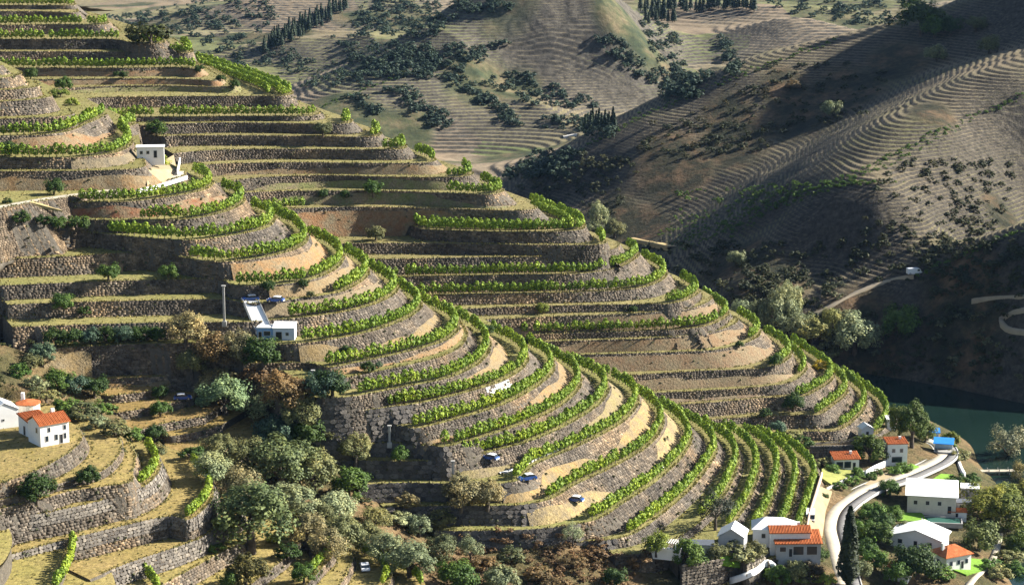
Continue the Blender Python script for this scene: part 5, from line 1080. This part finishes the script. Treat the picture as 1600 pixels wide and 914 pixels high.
# ------------------------------------------------------------------ roads, tracks, lawns laid on the ground
def resample(P, step):
    Q, _ = catmull(P, step); return Q
def smooth(a, k=9):
    return np.convolve(np.pad(a, k // 2, mode='edge'), np.ones(k) / k, 'valid')
def strip(name, pts, offs, m, dz, zsrc=None, thick=0.5, cols=1):
    """band between two side offsets along a ground path (pixels)"""
    W = np.array([hit(*p) for p in pts]); Q = resample(W[:, :2], 1.5); n_ = outward(Q)
    z = smooth(np.array([hgt(*q) for q in Q]), 13) if zsrc is None else np.full(len(Q), zsrc)
    A = Q + n_ * offs[0]; B = Q + n_ * offs[1]; k = len(Q)
    V = np.vstack([np.c_[A, z + dz], np.c_[B, z + dz], np.c_[A, z + dz - thick], np.c_[B, z + dz - thick]]); i = np.arange(k - 1)
    F = np.vstack([np.stack([i + k, i + k + 1, i + 1, i], 1), np.stack([i, i + 1, i + 1 + 2 * k, i + 2 * k], 1), np.stack([i + 3 * k, i + 3 * k + 1, i + k + 1, i + k], 1)])
    return obj(name, mesh(name, V, F, m))
ROAD = [(1318,935),(1308,890),(1299,850),(1294,825),(1302,800),(1325,778),(1362,760),(1400,747),(1436,733),(1462,719),(1470,708),(1462,697),(1446,688)]
tag(strip('road', ROAD, (-1.8, 2.0), M_pale, .34, thick=.8), kind='structure'); tag(strip('road_lane', ROAD, (2.0, 4.6), M_asph, .33, thick=.8), kind='structure')
tag(strip('kerb', ROAD, (-2.2, -1.8), M_slab, .50, thick=1.0), kind='structure'); tag(strip('road_verge', ROAD, (-4.6, -2.3), M_sand, .28, thick=.8), kind='structure'); tag(strip('kerb', ROAD, (4.61, 5.0), M_slab, .45, thick=.7), kind='structure')
tag(strip('path', [(1500,935),(1520,905),(1542,885),(1556,862),(1562,835)], (-.9, .9), M_pale, .3), kind='structure')
def patch(name, poly, m, dz=.42, kind='structure'):
    P = [hit(*q) for q in poly]; z0 = [p[2] + dz for p in P]; n = len(P)
    V = [(p[0], p[1], z) for p, z in zip(P, z0)] + [(p[0], p[1], z - .8) for p, z in zip(P, z0)]
    tr = tessellate_polygon([[Vector((p[0], p[1], 0)) for p in P]]); F = []
    for a, b, c in tr:
        A, B, C_ = P[a], P[b], P[c]; F.append((a, b, c) if (B[0]-A[0])*(C_[1]-A[1])-(B[1]-A[1])*(C_[0]-A[0]) > 0 else (a, c, b))
    F += [(i, i + n, (i + 1) % n + n, (i + 1) % n) for i in range(n)]
    return tag(obj(name, mesh(name, V, F, m)), kind=kind)
patch('lawn', [(1284,752),(1284,735),(1300,730),(1330,733),(1345,738),(1325,748),(1300,760)], M_lawn2); patch('lawn', [(1402,816),(1403,803),(1440,803),(1450,818)], M_lawn); patch('lawn', [(1482,890),(1500,873),(1545,877),(1540,892),(1510,900)], M_lawn); patch('lawn', [(1110,905),(1150,893),(1195,893),(1190,905)], M_lawn)
patch('lawn', [(1340,835),(1360,822),(1385,830),(1370,850),(1350,856)], M_lawn); patch('lawn', [(1400,735),(1425,728),(1436,731),(1410,742)], M_lawn); patch('lawn', [(1215,905),(1240,893),(1270,895),(1265,912)], M_lawn); patch('lawn', [(1440,762),(1470,742),(1490,744),(1485,752),(1450,765)], M_lawn)
patch('yard', [(1262,842),(1268,790),(1282,765),(1300,770),(1290,800),(1285,840)], M_sand); patch('yard', [(1350,758),(1375,742),(1388,738),(1405,742),(1370,760)], M_sand, .2)
# pale track on the middle spur and the yard of the hillside house
L = LK['m8']; Q = L['P']; nn = L['N']; k = len(Q); i = np.arange(k - 1)
V = np.vstack([np.c_[Q - nn * .3, np.full(k, L['z'] + .06)], np.c_[Q - nn * 3.4, np.full(k, L['z'] + .06)]])
tag(obj('track', mesh('track', V, np.stack([i, i + 1, i + 1 + k, i + k], 1), M_pale)), kind='structure')
patch('yard', [(230,292),(231,268),(252,254),(272,250),(276,266),(268,280)], M_sand, .15); patch('yard', [(46,318),(52,316),(98,338),(94,341)], M_straw, .3)
def lowwall(name, label, pts, hgt_, th, m, group=None, dz=0.0, zfix=None):
    W = np.array([hit(*p) if zfix is None else unp(p[0], p[1], zfix) for p in pts]); Q = resample(W[:, :2], 1.0); z = smooth(np.interp(np.linspace(0, 1, len(Q)), np.linspace(0, 1, len(W)), W[:, 2]), 5) + dz; n_ = outward(Q); k = len(Q)
    A = Q + n_ * th / 2; B = Q - n_ * th / 2
    V = np.vstack([np.c_[A, z - .6], np.c_[A, z + hgt_], np.c_[B, z + hgt_], np.c_[B, z - .6]]); i = np.arange(k - 1)
    F = np.vstack([np.stack([i + a * k, i + a * k + 1, i + b * k + 1, i + b * k], 1) for a, b in ((0, 1), (1, 2), (2, 3))]); caps = [[0, k, 2 * k, 3 * k], [4 * k - 1, 3 * k - 1, 2 * k - 1, k - 1]]
    return tag(obj(name, mesh(name, V, np.vstack([F, np.array(caps)]), m)), label, 'wall', group, 'thing')
z8 = LK['m8']['z']
lowwall('low_wall', 'white rendered wall sloping down beside the yard of the hillside house', [(281,250),(279,260),(277,270)], .7, .4, M_white, zfix=z8 + .8)
lowwall('low_wall', 'white rendered wall along the upper edge of the track vines', [(213,299),(240,293),(270,284),(292,277)], .45, .4, M_white, zfix=z8)
lowwall('low_wall', 'pinkish white wall between the lowest vine row and the parked van', [(1259,848),(1262,815),(1274,775),(1284,742)], .8, .5, M_pink)
lowwall('low_wall', 'white brick-topped garden wall beside the two storey house', [(1352,744),(1366,736),(1386,727)], 1.6, .4, M_white)
lowwall('low_wall', 'grey garden wall along the dry lawn above the road', [(1290,768),(1310,758),(1332,747),(1350,740)], .9, .4, M_slab)
lowwall('low_wall', 'white stair wall running down to the jetty', [(1488,704),(1494,718),(1500,732),(1506,746)], 1.0, 1.0, M_white)
lowwall('low_wall', 'white curved garden wall below the terracotta roofed house', [(1140,912),(1165,900),(1195,893),(1205,886),(1212,890)], 1.0, .5, M_white)
# white kerbs under two vine rows
for key, a, b, lab in (('m22', 4.0, 7.2, 'long white kerb along the terrace below the upper parked blue car'), ('m24', 4.2, 6.6, 'thin white kerb running up from the third blue car')):
    L = LK[key]; m = (L['idx'] >= a) & (L['idx'] <= b); Q = (L['P'] + L['N'] * (L['fo'] + .5)[:, None])[m]; z = L['foot'][m]; n_ = L['N'][m]; k = len(Q); i = np.arange(k - 1)
    z = np.minimum(z, np.median(z)) if False else np.full(k, np.median(z)); A = Q + n_ * .3; B = Q - n_ * .3; hh = .45 if key == 'm22' else .25
    V = np.vstack([np.c_[A, z - .5], np.c_[A, z + hh], np.c_[B, z + hh], np.c_[B, z - .5]]); F = np.vstack([np.stack([i + p * k, i + p * k + 1, i + q * k + 1, i + q * k], 1) for p, q in ((0, 1), (1, 2), (2, 3))])
    tag(obj('kerb', mesh('kerb', V, F, M_white)), lab, 'kerb', None, 'thing')
# lime-washed patch of stones (part of its wall) and the concrete facing panels
L = LK['m19']; s, hv = L['s'], L['hv']; m = (L['idx'] > 4.35) & (L['idx'] < 5.25); sa = s[m]
M_lime = plain('lime_wash', (.62,.60,.56), .9, .25, 1.2); lime = [mesh('limed_stone', *(lambda me: ([tuple(v.co) for v in me.vertices], [tuple(p.vertices) for p in me.polygons]))(STONES[i]), M_lime) for i in range(4)]
if len(sa):
    for q in np.arange(sa.min(), sa.max(), .95):
        for zt in np.arange(.15, 2.5, .62):
            if random.random() < .3: continue
            ii = int(np.searchsorted(s, q)); x, y = L['P'][ii]; nx, ny = L['N'][ii]; of = L['sl'][ii] * zt + .14
            o = obj('limed_stone', random.choice(lime), L['wall'], (np.interp(q, s, L['P'][:, 0]) + nx * of, np.interp(q, s, L['P'][:, 1]) + ny * of, L['z'] - zt - .3), math.atan2(ny, nx) + math.pi / 2, (1.0, .16, .7)); o.rotation_euler.x = -math.atan(L['sl'][ii])
L = LK['m11']; s = L['s']; m = (L['pj'][:, 0] > -20) & (L['pj'][:, 0] < 146); sa = s[m]
pm = [mesh('panel', boxv(-.5, -1, -.5, .5, 0, .5), BF, M_slab)]
for q in np.arange(sa.min(), sa.max() - 2, 2.35):
    ii = int(np.searchsorted(s, q)); nx, ny = L['N'][ii]; h = L['hv'][ii]
    if L['idx'][ii] > 3.2: break
    of = L['sl'][ii] * h * .72 + .1
    o = obj('panel', pm[0], L['wall'], (np.interp(q, s, L['P'][:, 0]) + nx * of, np.interp(q, s, L['P'][:, 1]) + ny * of, L['z'] - h * .70), math.atan2(ny, nx) + math.pi / 2, (2.3, .32, h * .62)); o.rotation_euler.x = -math.atan(L['sl'][ii]); o['label'] = 'grey concrete facing panel'
# concrete posts against the dark end walls
for px, py, h, lab in ((351,503,9.0,'tall grey concrete post at the corner of the dark walls above the sheds'),(490,614,5.5,'grey concrete post beside the big brown tree'),(609,692,4.2,'short grey concrete post on the dark end wall'),(708,756,5.5,'grey concrete post below the upper parked blue car')):
    p = G(px, py); r = empty('concrete_post', (p[0], p[1] - .6, p[2])); tag(r, lab, 'post', None, 'thing'); boxes('shaft', [(-.26, -.22, -1, .26, .22, h)], M_slab, r); boxes('cap', [(-.48, -.42, h, .48, .42, h + .25)], M_slab, r); boxes('footing', [(-.55, -.5, -1, .55, .5, .3)], M_slab, r)

# ------------------------------------------------------------------ houses
house('house', 'white house with double orange roof on the near knoll', 'house', G(64, 699), R_(38), 6.4, 5.6, 4.4, 'gx', 1.5, .35, wins=[('f',1.0,.9,.8,1.3),('f',3.1,.9,.8,1.3),('f',5.1,.9,.7,1.3),('f',5.1,2.8,.7,1.1),('f',1.6,2.8,.7,1.1),('l',1.2,2.6,.8,1.2)], doors=[('f',4.2,.05,.8,2.0)])
house('house', 'lower white wing with orange roof left of the knoll house', 'house', G(47, 685), R_(38), 4.6, 5.2, 3.0, 'shed', 1.0, .3, wins=[('f',2.9,1.2,1.2,1.4),('f',.9,1.2,.7,1.0)], doors=[('l',2.0,.05,.9,2.0)])
house('house', 'plain white house end at the left photo edge', 'house', G(-14, 672), R_(28), 6.0, 6.0, 3.8, 'gy', 1.6, .15, rm=M_roofw, wins=[('f',2.5,1.6,.5,.5)])
def round_house(p, rad, h, lab):
    r = empty('round_house', p); tag(r, lab, 'house', None, 'thing'); n = 20; ring = [(math.cos(2 * math.pi * i / n), math.sin(2 * math.pi * i / n)) for i in range(n)]
    V = [(x * rad, y * rad, z) for z in (-2, h) for x, y in ring]; obj('wall', mesh('wall', V, [(i, (i + 1) % n, (i + 1) % n + n, i + n) for i in range(n)], M_cream), r)
    V = [(x * rad * 1.08, y * rad * 1.08, z) for z in (h - .1, h + .1) for x, y in ring] + [(0, 0, h + .9)]; ro = obj('roof', mesh('roof', V, [(i, (i + 1) % n, (i + 1) % n + n, i + n) for i in range(n)] + [(i + n, (i + 1) % n + n, 2 * n) for i in range(n)], M_tile), r)
    boxes('chimney', [(-1.6, .4, h, -.9, 1.1, h + 2.0)], M_white, ro); boxes('door', [(-.45, -rad - .06, 0, .45, -rad + .25, 1.9)], M_dark, r)
round_house(G(45, 652), 2.5, 3.2, 'round house with low orange roof and white chimney above the knoll house')
house('house', 'small white flat roofed house in the hollow between the two spurs', 'house', G(214, 248), R_(8), 7.5, 4.0, 3.0, 'flat', 0, .25, wm=M_white, rm=M_roofw, wins=[('f',.8,1.1,.9,1.0),('f',2.6,1.1,.9,1.0)], doors=[('f',4.6,.05,1.0,2.1)])
house('shed', 'white annex with bright wall beside the hillside house', 'house', G(252, 246), R_(8), 2.6, 3.0, 2.6, 'flat', 0, .15, rm=M_roofw, doors=[('f',.9,.05,.8,1.9)])
# sheds under the blue cars
house('shed', 'blue fronted shed at the foot of the white ramp', 'shed', G(402, 531), R_(-3), 4.2, 3.4, 2.9, 'flat', 0, .12, wm=plain('pale_blue_paint', (.20,.36,.60), .6, .1), rm=M_roofw, wins=[('f',1.6,1.0,1.7,1.2)], doors=[('f',.3,.05,.9,2.0)])
house('shed', 'white shed with tilted white roof beside the blue fronted shed', 'shed', G(427, 532), R_(-3), 5.2, 3.6, 2.9, 'shed', .8, .2, wm=plain('pale_grey_paint', (.55,.60,.68), .6, .08), rm=M_roofw, wins=[('f',3.0,1.1,.9,.9)], doors=[('f',.6,.05,1.6,2.1)])
p0, p1 = G(392, 494), G(410, 522); r = empty('ramp', p1); tag(r, 'white sloping concrete ramp between the cars and the sheds', 'ramp', None, 'thing')
dx, dy, dz_ = p0[0] - p1[0], p0[1] - p1[1], p0[2] - p1[2]
V = [(-1.6, 0, .4), (2.6, 0, .4), (2.0 + dx, dy, dz_ + .35), (-1.8 + dx, dy, dz_ + .35)]; V += [(a, b, c - .8) for a, b, c in V]
obj('slab', mesh('slab', V, [(0, 1, 2, 3), (4, 7, 6, 5), (0, 4, 5, 1), (1, 5, 6, 2), (2, 6, 7, 3), (3, 7, 4, 0)], M_roofw), r)
for s_ in (0, 1):
    a, b = V[0 if s_ == 0 else 1], V[3 if s_ == 0 else 2]; VV = []
    for q in (a, b): VV += [(q[0] - .1, q[1], q[2] + .02), (q[0] + .1, q[1], q[2] + .02), (q[0] - .1, q[1], q[2] + .35), (q[0] + .1, q[1], q[2] + .35)]
    obj('parapet', mesh('parapet', VV, [(0, 1, 3, 2), (4, 6, 7, 5), (0, 4, 5, 1), (2, 3, 7, 6), (0, 2, 6, 4), (1, 5, 7, 3)], M_slab), r)
# village
vb = house('house', 'big cream house with broad white roof by the river road', 'house', G(1417, 800), R_(-11), 12.6, 12.0, 4.6, 'shed', .9, .6, wm=M_cream, rm=M_roofw, wins=[('f',1.6,2.2,1.1,1.2),('f',4.7,2.2,1.1,1.2),('f',7.8,2.2,1.1,1.2),('r',2,1.8,1.2,1.3),('r',6,1.8,1.2,1.3)], doors=[('f',10.4,.1,1.1,2.2)])
house('house', 'white roofed annex right of the big cream house', 'house', G(1501, 784), R_(-11), 4.6, 4.5, 3.8, 'flat', 0, .2, wm=M_shade, rm=M_roofw, wins=[('f',1.2,1.2,1.2,1.2)])
house('shed', 'grey flat roofed store in front of the white annex', 'shed', G(1490, 800), R_(-11), 4.6, 3.4, 2.4, 'flat', 0, .2, wm=M_shade, rm=M_grey, doors=[('f',1.4,.05,1.2,2.0)])
house('shed', 'low shed with red tiled strip roof beside the pool', 'shed', G(1482, 811), R_(-8), 4.6, 1.8, 1.8, 'shed', .5, .2, wm=M_white, doors=[('f',1.6,.05,.9,1.6)])
r = empty('pool', G(1440, 819, .1), R_(-9)); tag(r, 'dark green rectangular pool in front of the big cream house', 'pool', None, 'thing'); boxes('rim', [(0, 0, -.8, 10.5, .35, .5), (0, 5.2, -.8, 10.5, 5.55, .5), (0, .35, -.8, .35, 5.2, .5), (10.15, .35, -.8, 10.5, 5.2, .5)], M_slab, r); boxes('water', [(.35, .35, -.8, 10.15, 5.2, .3)], M_green, r)
house('house', 'low house with broad white gabled roof below the pool', 'house', G(1390, 852), R_(-24), 13.0, 8.5, 2.6, 'gy', 2.2, .5, rm=M_roofw, wins=[('f',2.0,.9,1.2,1.2),('f',9.5,.9,1.2,1.2)], doors=[('f',6,.05,1.0,2.0)])
house('house', 'white cottage with orange hipped roof on the bright lawn', 'house', G(1478, 893), R_(27), 7.6, 6.2, 3.6, 'hip', 1.9, .5, wins=[('f',1.0,1.2,1.0,1.2),('f',3.3,1.2,1.0,1.2),('f',5.7,1.2,1.0,1.2),('l',2.6,1.2,1.0,1.2)], doors=[('f',4.5,.05,.9,2.0)], chim=(1.2, 3.0))
house('house', 'small orange roofed cottage half hidden by the dark tree', 'house', G(1386, 903), R_(-22), 5.0, 4.6, 2.6, 'hip', 1.3, .4, wins=[('f',1.6,1.0,.9,1.0)])
house('house', 'long terracotta roofed house below the vine rows', 'house', G(1212, 884), R_(2), 10.6, 5.0, 3.2, 'shed', 1.7, .4, wm=M_shade, wins=[('f',.8,1.3,1.6,1.3),('f',4.0,.5,2.6,2.2),('f',7.2,.5,2.6,2.2)], doors=[('f',3.0,.05,.9,2.1)])
house('house', 'upper terracotta wing with white gables behind the long house', 'house', G(1203, 862), R_(2), 9.5, 4.2, 4.2, 'gx', 1.2, .3, wins=[('r',1.4,2.3,.8,1.0)])
house('house', 'white hipped roof pavilion at the foot of the vine rows', 'house', G(1176, 852), R_(-6), 10.0, 6.5, 3.4, 'hip', 2.1, .4, rm=M_roofw, wins=[('f',2.0,1.2,1.0,1.2),('f',6.0,1.2,1.0,1.2)])
house('house', 'smaller white gabled roof left of the pavilion', 'house', G(1122, 862), R_(-14), 6.0, 6.0, 3.0, 'gy', 2.0, .3, rm=M_roofw, wm=M_shade, wins=[('f',2.3,1.2,1.0,1.2)])
house('shed', 'grey flat roofed shed beside the white terrace', 'shed', G(1072, 866), R_(-3), 6.4, 3.8, 2.2, 'flat', 0, .2, wm=M_shade, rm=M_grey, doors=[('f',2.4,.05,1.1,1.9)])
house('house', 'small terracotta roofed summer house on the dry lawn', 'house', G(1304, 735), R_(6), 6.8, 4.2, 2.9, 'shed', .9, .45, wins=[('f',.4,.5,2.0,1.9),('f',2.6,.5,2.0,1.9)], doors=[('f',5.0,.05,.9,2.0)])
house('house', 'white two storey house with red roof edge above the road', 'house', G(1386, 728), R_(4), 5.6, 5.0, 6.0, 'shed', .6, .25, wins=[('f',1.2,.8,3.0,1.7),('f',1.2,3.6,1.0,1.2),('f',3.4,3.6,1.0,1.2),('r',1.5,3.4,.9,1.2)])
house('house', 'white gabled outhouse under the nose of the upper spur', 'house', G(1346, 684), R_(10), 3.6, 3.4, 2.4, 'gy', 1.2, .2, rm=M_roofw, doors=[('f',1.3,.05,.9,1.8)])
house('house', 'tiny white outhouse beside the tall river tree', 'house', G(1386, 668), R_(5), 2.6, 2.6, 2.2, 'shed', .5, .2, rm=M_roofw, doors=[('f',.8,.05,.8,1.8)])
def pavilion(px, py, rz, w, d, h, lab):
    r = empty('pavilion', G(px, py), rz); tag(r, lab, 'pavilion', 'blue roofed pavilions by the river', 'thing'); obj('roof', roof_mesh(w, d, h, .7, 'shed', .3, M_blue), r); boxes('back_wall', [(0, d - .2, -1, w, d, h + .55)], plain('pale_blue_wall', (.45,.6,.75), .7, .08), r); boxes('floor', [(0, 0, -1, w, d, .15)], M_slab, r)
    for x in (.05, w - .2):
        for y in (.05, d - .4): boxes('post', [(x, y, -.8, x + .15, y + .15, h + .1)], M_white, r)
pavilion(1459, 706, R_(-14), 5.2, 4.0, 2.5, 'larger blue roofed pavilion at the bend of the road'); pavilion(1452, 688, R_(-8), 2.8, 2.6, 2.3, 'smaller blue roofed pavilion behind the larger one')
r = empty('terrace_deck', G(1012, 862), R_(-18)); tag(r, 'white railed deck with slatted pergola beside the lowest vine end', 'deck', None, 'thing'); boxes('deck_floor', [(0, 0, -1.5, 7.5, 3.2, .5)], M_roofw, r); boxes('railing', [(0, -.12, .5, 7.5, 0, 1.2), (7.5, -.12, .5, 7.62, 3.2, 1.2)], M_white, r)
for q in range(9): boxes('slat', [(2.0 + q * .55, .2, 2.5, 2.14 + q * .55, 3.4, 2.62)], M_white, r)
for x in (2.0, 6.4):
    for y in (.4, 3.0): boxes('post', [(x, y, .5, x + .14, y + .14, 2.5)], M_white, r)
# jetty
p = unp(1506, 737, -13.2); q = unp(1585, 736, -13.2); r = empty('jetty', p); tag(r, 'narrow pale jetty reaching into the river', 'jetty', None, 'thing'); ln = float(np.hypot(q[0] - p[0], q[1] - p[1])); r.rotation_euler = (0, 0, math.atan2(q[1] - p[1], q[0] - p[0]))
boxes('deck', [(0, -1.1, 0, ln, 1.1, .3)], M_pale, r)
for x in np.arange(1, ln, 3.0):
    for y in (-.9, .8): boxes('pile', [(x, y, -5, x + .2, y + .2, .9)], M_slab, r)
# pale rubble retaining walls at the bottom edge
def rubble(px0, px1, py, h, lab, col, rz=0.0, dz=0.0):
    a, b = G(px0, py), G(px1, py); w = math.hypot(b[0] - a[0], b[1] - a[1]); r = empty('rubble_wall', (a[0], a[1], min(a[2], b[2]) + dz), math.atan2(b[1] - a[1], b[0] - a[0])); tag(r, lab, 'wall', None, 'thing'); boxes('core', [(0, 0, -2, w, 1.0, h)], M_core, r)
    z = -.3
    while z < h:
        ch = random.uniform(.5, .9); x = random.uniform(-.3, 0)
        while x < w:
            l = random.uniform(.6, 1.4); obj('stone', random.choice(STONES), r, (x + l / 2, .02, z + ch / 2), 0, (l * 1.02, random.uniform(.15, .35), ch * 1.02), col); x += l
        z += ch
rubble(1066, 1126, 918, 5.2, 'pale rubble retaining wall at the bottom edge below the village', (1.5, 1.42, 1.3)); rubble(1166, 1192, 896, 3.4, 'narrow pale rubble wall under the terracotta roofed house', (1.45, 1.4, 1.3)); rubble(1266, 1334, 716, 3.6, 'dark grey rubble slope under the lowest wall of the upper spur', (.8, .8, .8))

# ------------------------------------------------------------------ vehicles
def car_mesh(prof, hw, ins=0.0):
    n = len(prof); V = [(x, -hw + ins * z, z) for x, z in prof] + [(x, hw - ins * z, z) for x, z in prof]
    return V, [tuple(range(n))[::-1], tuple(range(n, 2 * n))] + [(i, (i + 1) % n, (i + 1) % n + n, i + n) for i in range(n)]
BODY = car_mesh([(-2.1, .32), (-2.12, .62), (-2.0, .86), (-1.2, .92), (1.0, .92), (1.75, .84), (2.08, .66), (2.12, .36), (1.7, .26), (-1.8, .26)], .88)
CABIN = car_mesh([(-1.75, .90), (-1.35, 1.36), (-.2, 1.44), (.55, 1.36), (1.2, .90)], .83, .06)
ROOF = car_mesh([(-1.32, 1.355), (-.2, 1.435), (.5, 1.36), (.45, 1.43), (-.2, 1.5), (-1.28, 1.42)], .78)
n = 14; WH = [(math.cos(2 * math.pi * i / n) * .33, y, math.sin(2 * math.pi * i / n) * .33) for y in (-.11, .11) for i in range(n)]; WF = [(i, (i + 1) % n, (i + 1) % n + n, i + n) for i in range(n)] + [tuple(range(n))[::-1], tuple(range(n, 2 * n))]
TY = mesh('tyre', WH, WF, M_tyre); RI = mesh('rim', [(x * .6, y * 1.08, z * .6) for x, y, z in WH], WF, M_rim)
CARM = {}
def car(px, py, rz, paint, lab, sc=1.0, cat='car'):
    p = G(px, py); r = empty('parked_car', (p[0], p[1], p[2] + .04), R_(rz)); r.scale = (sc,) * 3; tag(r, lab, cat, 'cars parked on the terraces', 'thing')
    key = paint.name
    if key not in CARM: CARM[key] = (mesh('body', BODY[0], BODY[1], paint), mesh('roof', ROOF[0], ROOF[1], M_carw if key.startswith('blue') else paint))
    obj('body', CARM[key][0], r); c = obj('cabin', mesh('cabin', CABIN[0], CABIN[1], M_glass), r); obj('roof', CARM[key][1], r)
    for x in (-1.3, 1.32):
        for y in (-.8, .8): w_ = obj('wheel', TY, r, (x, y, .33)); obj('rim', RI, w_)
    for y in (-.62, .62): boxes('headlight', [(2.02, y - .16, .62, 2.13, y + .16, .76)], M_lamp, r)
    boxes('bumper', [(2.08, -.8, .34, 2.2, .8, .54), (-2.2, -.8, .34, -2.1, .8, .54)], M_carw, r)
car(391, 470, 200, M_carb, 'blue and white car by the head of the white ramp', 1.0); car(431, 485, 170, M_carb, 'blue car parked beside the sparse vine row above the sheds', 1.0)
car(766, 726, 150, M_carb, 'blue car at the end of the white kerb', 1.0); car(824, 756, 205, M_carb, 'blue car on the terrace with yellow earth, middle of the three', 1.05); car(898, 789, 160, M_carb, 'blue car lowest of the three at the terrace ends', 1.0); car(1030, 850, 110, M_carb, 'blue and white car by the railed deck', 1.0)
car(286, 633, 10, M_carb, 'blue car in the ravine shade beside the brown terraces', 1.0); car(570, 890, 100, M_carw, 'white car between the vine rows at the bottom edge', 1.0)
def van(px, py, rz, lab, sc=1.0, far=False):
    p = far_hit(px, py) if far else G(px, py); r = empty('parked_van', (p[0], p[1], p[2] + .05), R_(rz)); r.scale = (sc,) * 3; tag(r, lab, 'van', None, 'thing')
    B = car_mesh([(-2.6, .35), (-2.6, 2.15), (-2.4, 2.3), (1.3, 2.3), (1.9, 2.1), (2.4, 1.15), (2.65, 1.0), (2.7, .4), (2.3, .3), (-2.4, .3)], .98); obj('body', mesh('body', B[0], B[1], M_carw), r)
    Wn = car_mesh([(1.72, 1.98), (1.95, 2.0), (2.44, 1.2), (2.2, 1.16)], .9); obj('windscreen', mesh('windscreen', Wn[0], Wn[1], M_glass), r); boxes('grille', [(2.6, -.7, .5, 2.74, .7, .95)], M_dark, r)
    for y in (-.78, .78): boxes('headlight', [(2.58, y - .15, .78, 2.73, y + .15, .98)], M_lamp, r)
    for s_ in (-1, 1): boxes('side_window', [(.9, s_ * .985 - .02, 1.3, 1.8, s_ * .985 + .02, 1.95)], M_glass, r)
    for x in (-1.7, 1.7):
        for y in (-.88, .88): w_ = obj('wheel', TY, r, (x, y, .36), sc=1.1); obj('rim', RI, w_)
van(1266, 818, 262, 'white van with dark front beside the pinkish wall', 1.1); van(1428, 431, 10, 'tiny white van on the crest track across the river', 1.0, True)

# ------------------------------------------------------------------ village planting
for a in [
 (1425,700,60,'tall',(.06,.09,.016),'tall dark tree between the two storey house and the river'),(1405,690,44,'tall',(.075,.10,.018),'lighter half of the tall river tree clump'),(1445,690,36,'round',(.085,.11,.02),'yellow-green tree at the river edge of the clump'),(1358,722,56,'round',(.055,.085,.014),'smooth round tree above the terracotta summer house'),(1575,735,70,'feather',(.17,.18,.12),'pale feathery willow on the far bank edge'),(1597,768,40,'feather',(.2,.17,.07),'brownish low willow below the pale one'),
 (1545,818,66,'olive',(.13,.14,.025),'large yellow-green tree by the river bank'),(1594,800,56,'olive',(.14,.14,.025),'yellow tree at the right photo edge'),(1575,830,70,'olive',(.085,.105,.02),'olive green tree at the right photo edge below the yellow one'),(1530,862,62,'round',(.11,.135,.045),'rounded pale green tree beside the cottage lawn'),(1595,870,44,'round',(.07,.1,.02),'green tree at the lower right photo edge'),(1515,785,36,'round',(.10,.12,.02),'small yellow-green tree by the white annex'),(1568,795,42,'olive',(.12,.14,.03),'yellow-green tree behind the large river bank tree'),
 (1432,905,70,'round',(.03,.055,.016),'dark round tree between the two orange cottages'),(1390,775,30,'round',MG,'green bush at the corner of the big cream house'),(1360,818,36,'round',MG,'green bush at the top of the cypress garden'),(1378,830,36,'round',DG,'dark bush beside the white gabled roof'),(1350,842,36,'round',MG,'green bush right of the cypress'),(1372,852,40,'round',(.055,.09,.02),'mid green bush in the middle of the garden'),(1352,872,34,'round',DG,'dark bush beside the cypress foot'),(1368,890,36,'round',MG,'green bush near the small orange cottage'),
 (1345,905,34,'round',OL,'olive bush at the bottom edge by the cypress'),(1400,912,40,'round',MG,'green bush at the bottom edge under the small orange cottage'),(1410,840,30,'round',OL,'olive bush in front of the white gabled roof'),(1395,815,28,'round',MG,'green bush beside the bright small lawn'),(1470,905,36,'low',MG,'low green hedge on the cottage lawn'),(1545,890,30,'low',MG,'low shrub where the path bends to the river'),(1560,905,36,'low',OL,'olive scrub along the river path'),(1575,880,36,'low',OL,'olive scrub on the right side of the river path'),(1590,905,40,'low',MG,'green scrub in the lower right photo corner'),
 (1300,738,24,'low',MG,'green shrub behind the dry lawn'),(1285,730,26,'low',OL,'olive shrub at the end of the vine rows'),(1340,748,20,'round',MG,'green shrub beside the summer house door'),(1360,748,18,'low',DG,'dark shrub on the garden wall'),(1372,742,16,'low',DG,'second dark shrub on the garden wall'),(1410,736,24,'low',MG,'green shrub row at the two storey house'),(1395,740,20,'low',MG,'low green shrub in front of the two storey house'),(1330,756,22,'low',MG,'green hedge shrub along the grey garden wall'),(1310,764,20,'low',MG,'second hedge shrub along the grey garden wall'),
 (1288,780,12,'round',DG,'small dark round shrub near the van'),(1276,880,30,'round',DG,'dark shrub right of the long terracotta house'),(1240,912,40,'round',OL,'olive bush below the long terracotta house'),(1265,908,36,'round',(.06,.05,.03),'brown-black bush beside the road kerb'),(1215,915,36,'round',MG,'green bush at the bottom edge beside the white garden wall'),(1290,912,30,'low',YG,'yellow-green shrub at the bottom edge beside the road'),(1480,705,30,'low',MG,'green bank shrub behind the blue pavilion'),(1495,720,30,'low',OL,'olive bank shrub by the stair wall'),(1500,760,30,'low',DG,'dark shrub between the annex and the stair wall'),(1522,754,22,'low',DG,'dark shrub at the jetty'),
 (1485,695,24,'round',(.09,.12,.02),'yellow-green bank tree right of the blue pavilion'),(1345,700,24,'low',DG,'dark scrub between the outhouse and the rubble slope'),(1255,700,30,'low',DG,'dark scrub left of the rubble slope'),(1235,690,30,'low',OL,'olive scrub in the gully mouth'),(1215,680,24,'round',BG,'blue-green shrub in the gully mouth'),
]: T(a[0], a[1], a[2], a[3], tuple(c * 1.35 for c in a[4]), a[5])
p = G(1325, 918); tree(p, 6.0, 'cypress', (.022,.036,.018), 'tall dark cypress in the village at the bottom edge', 'tree', zs=0.78)
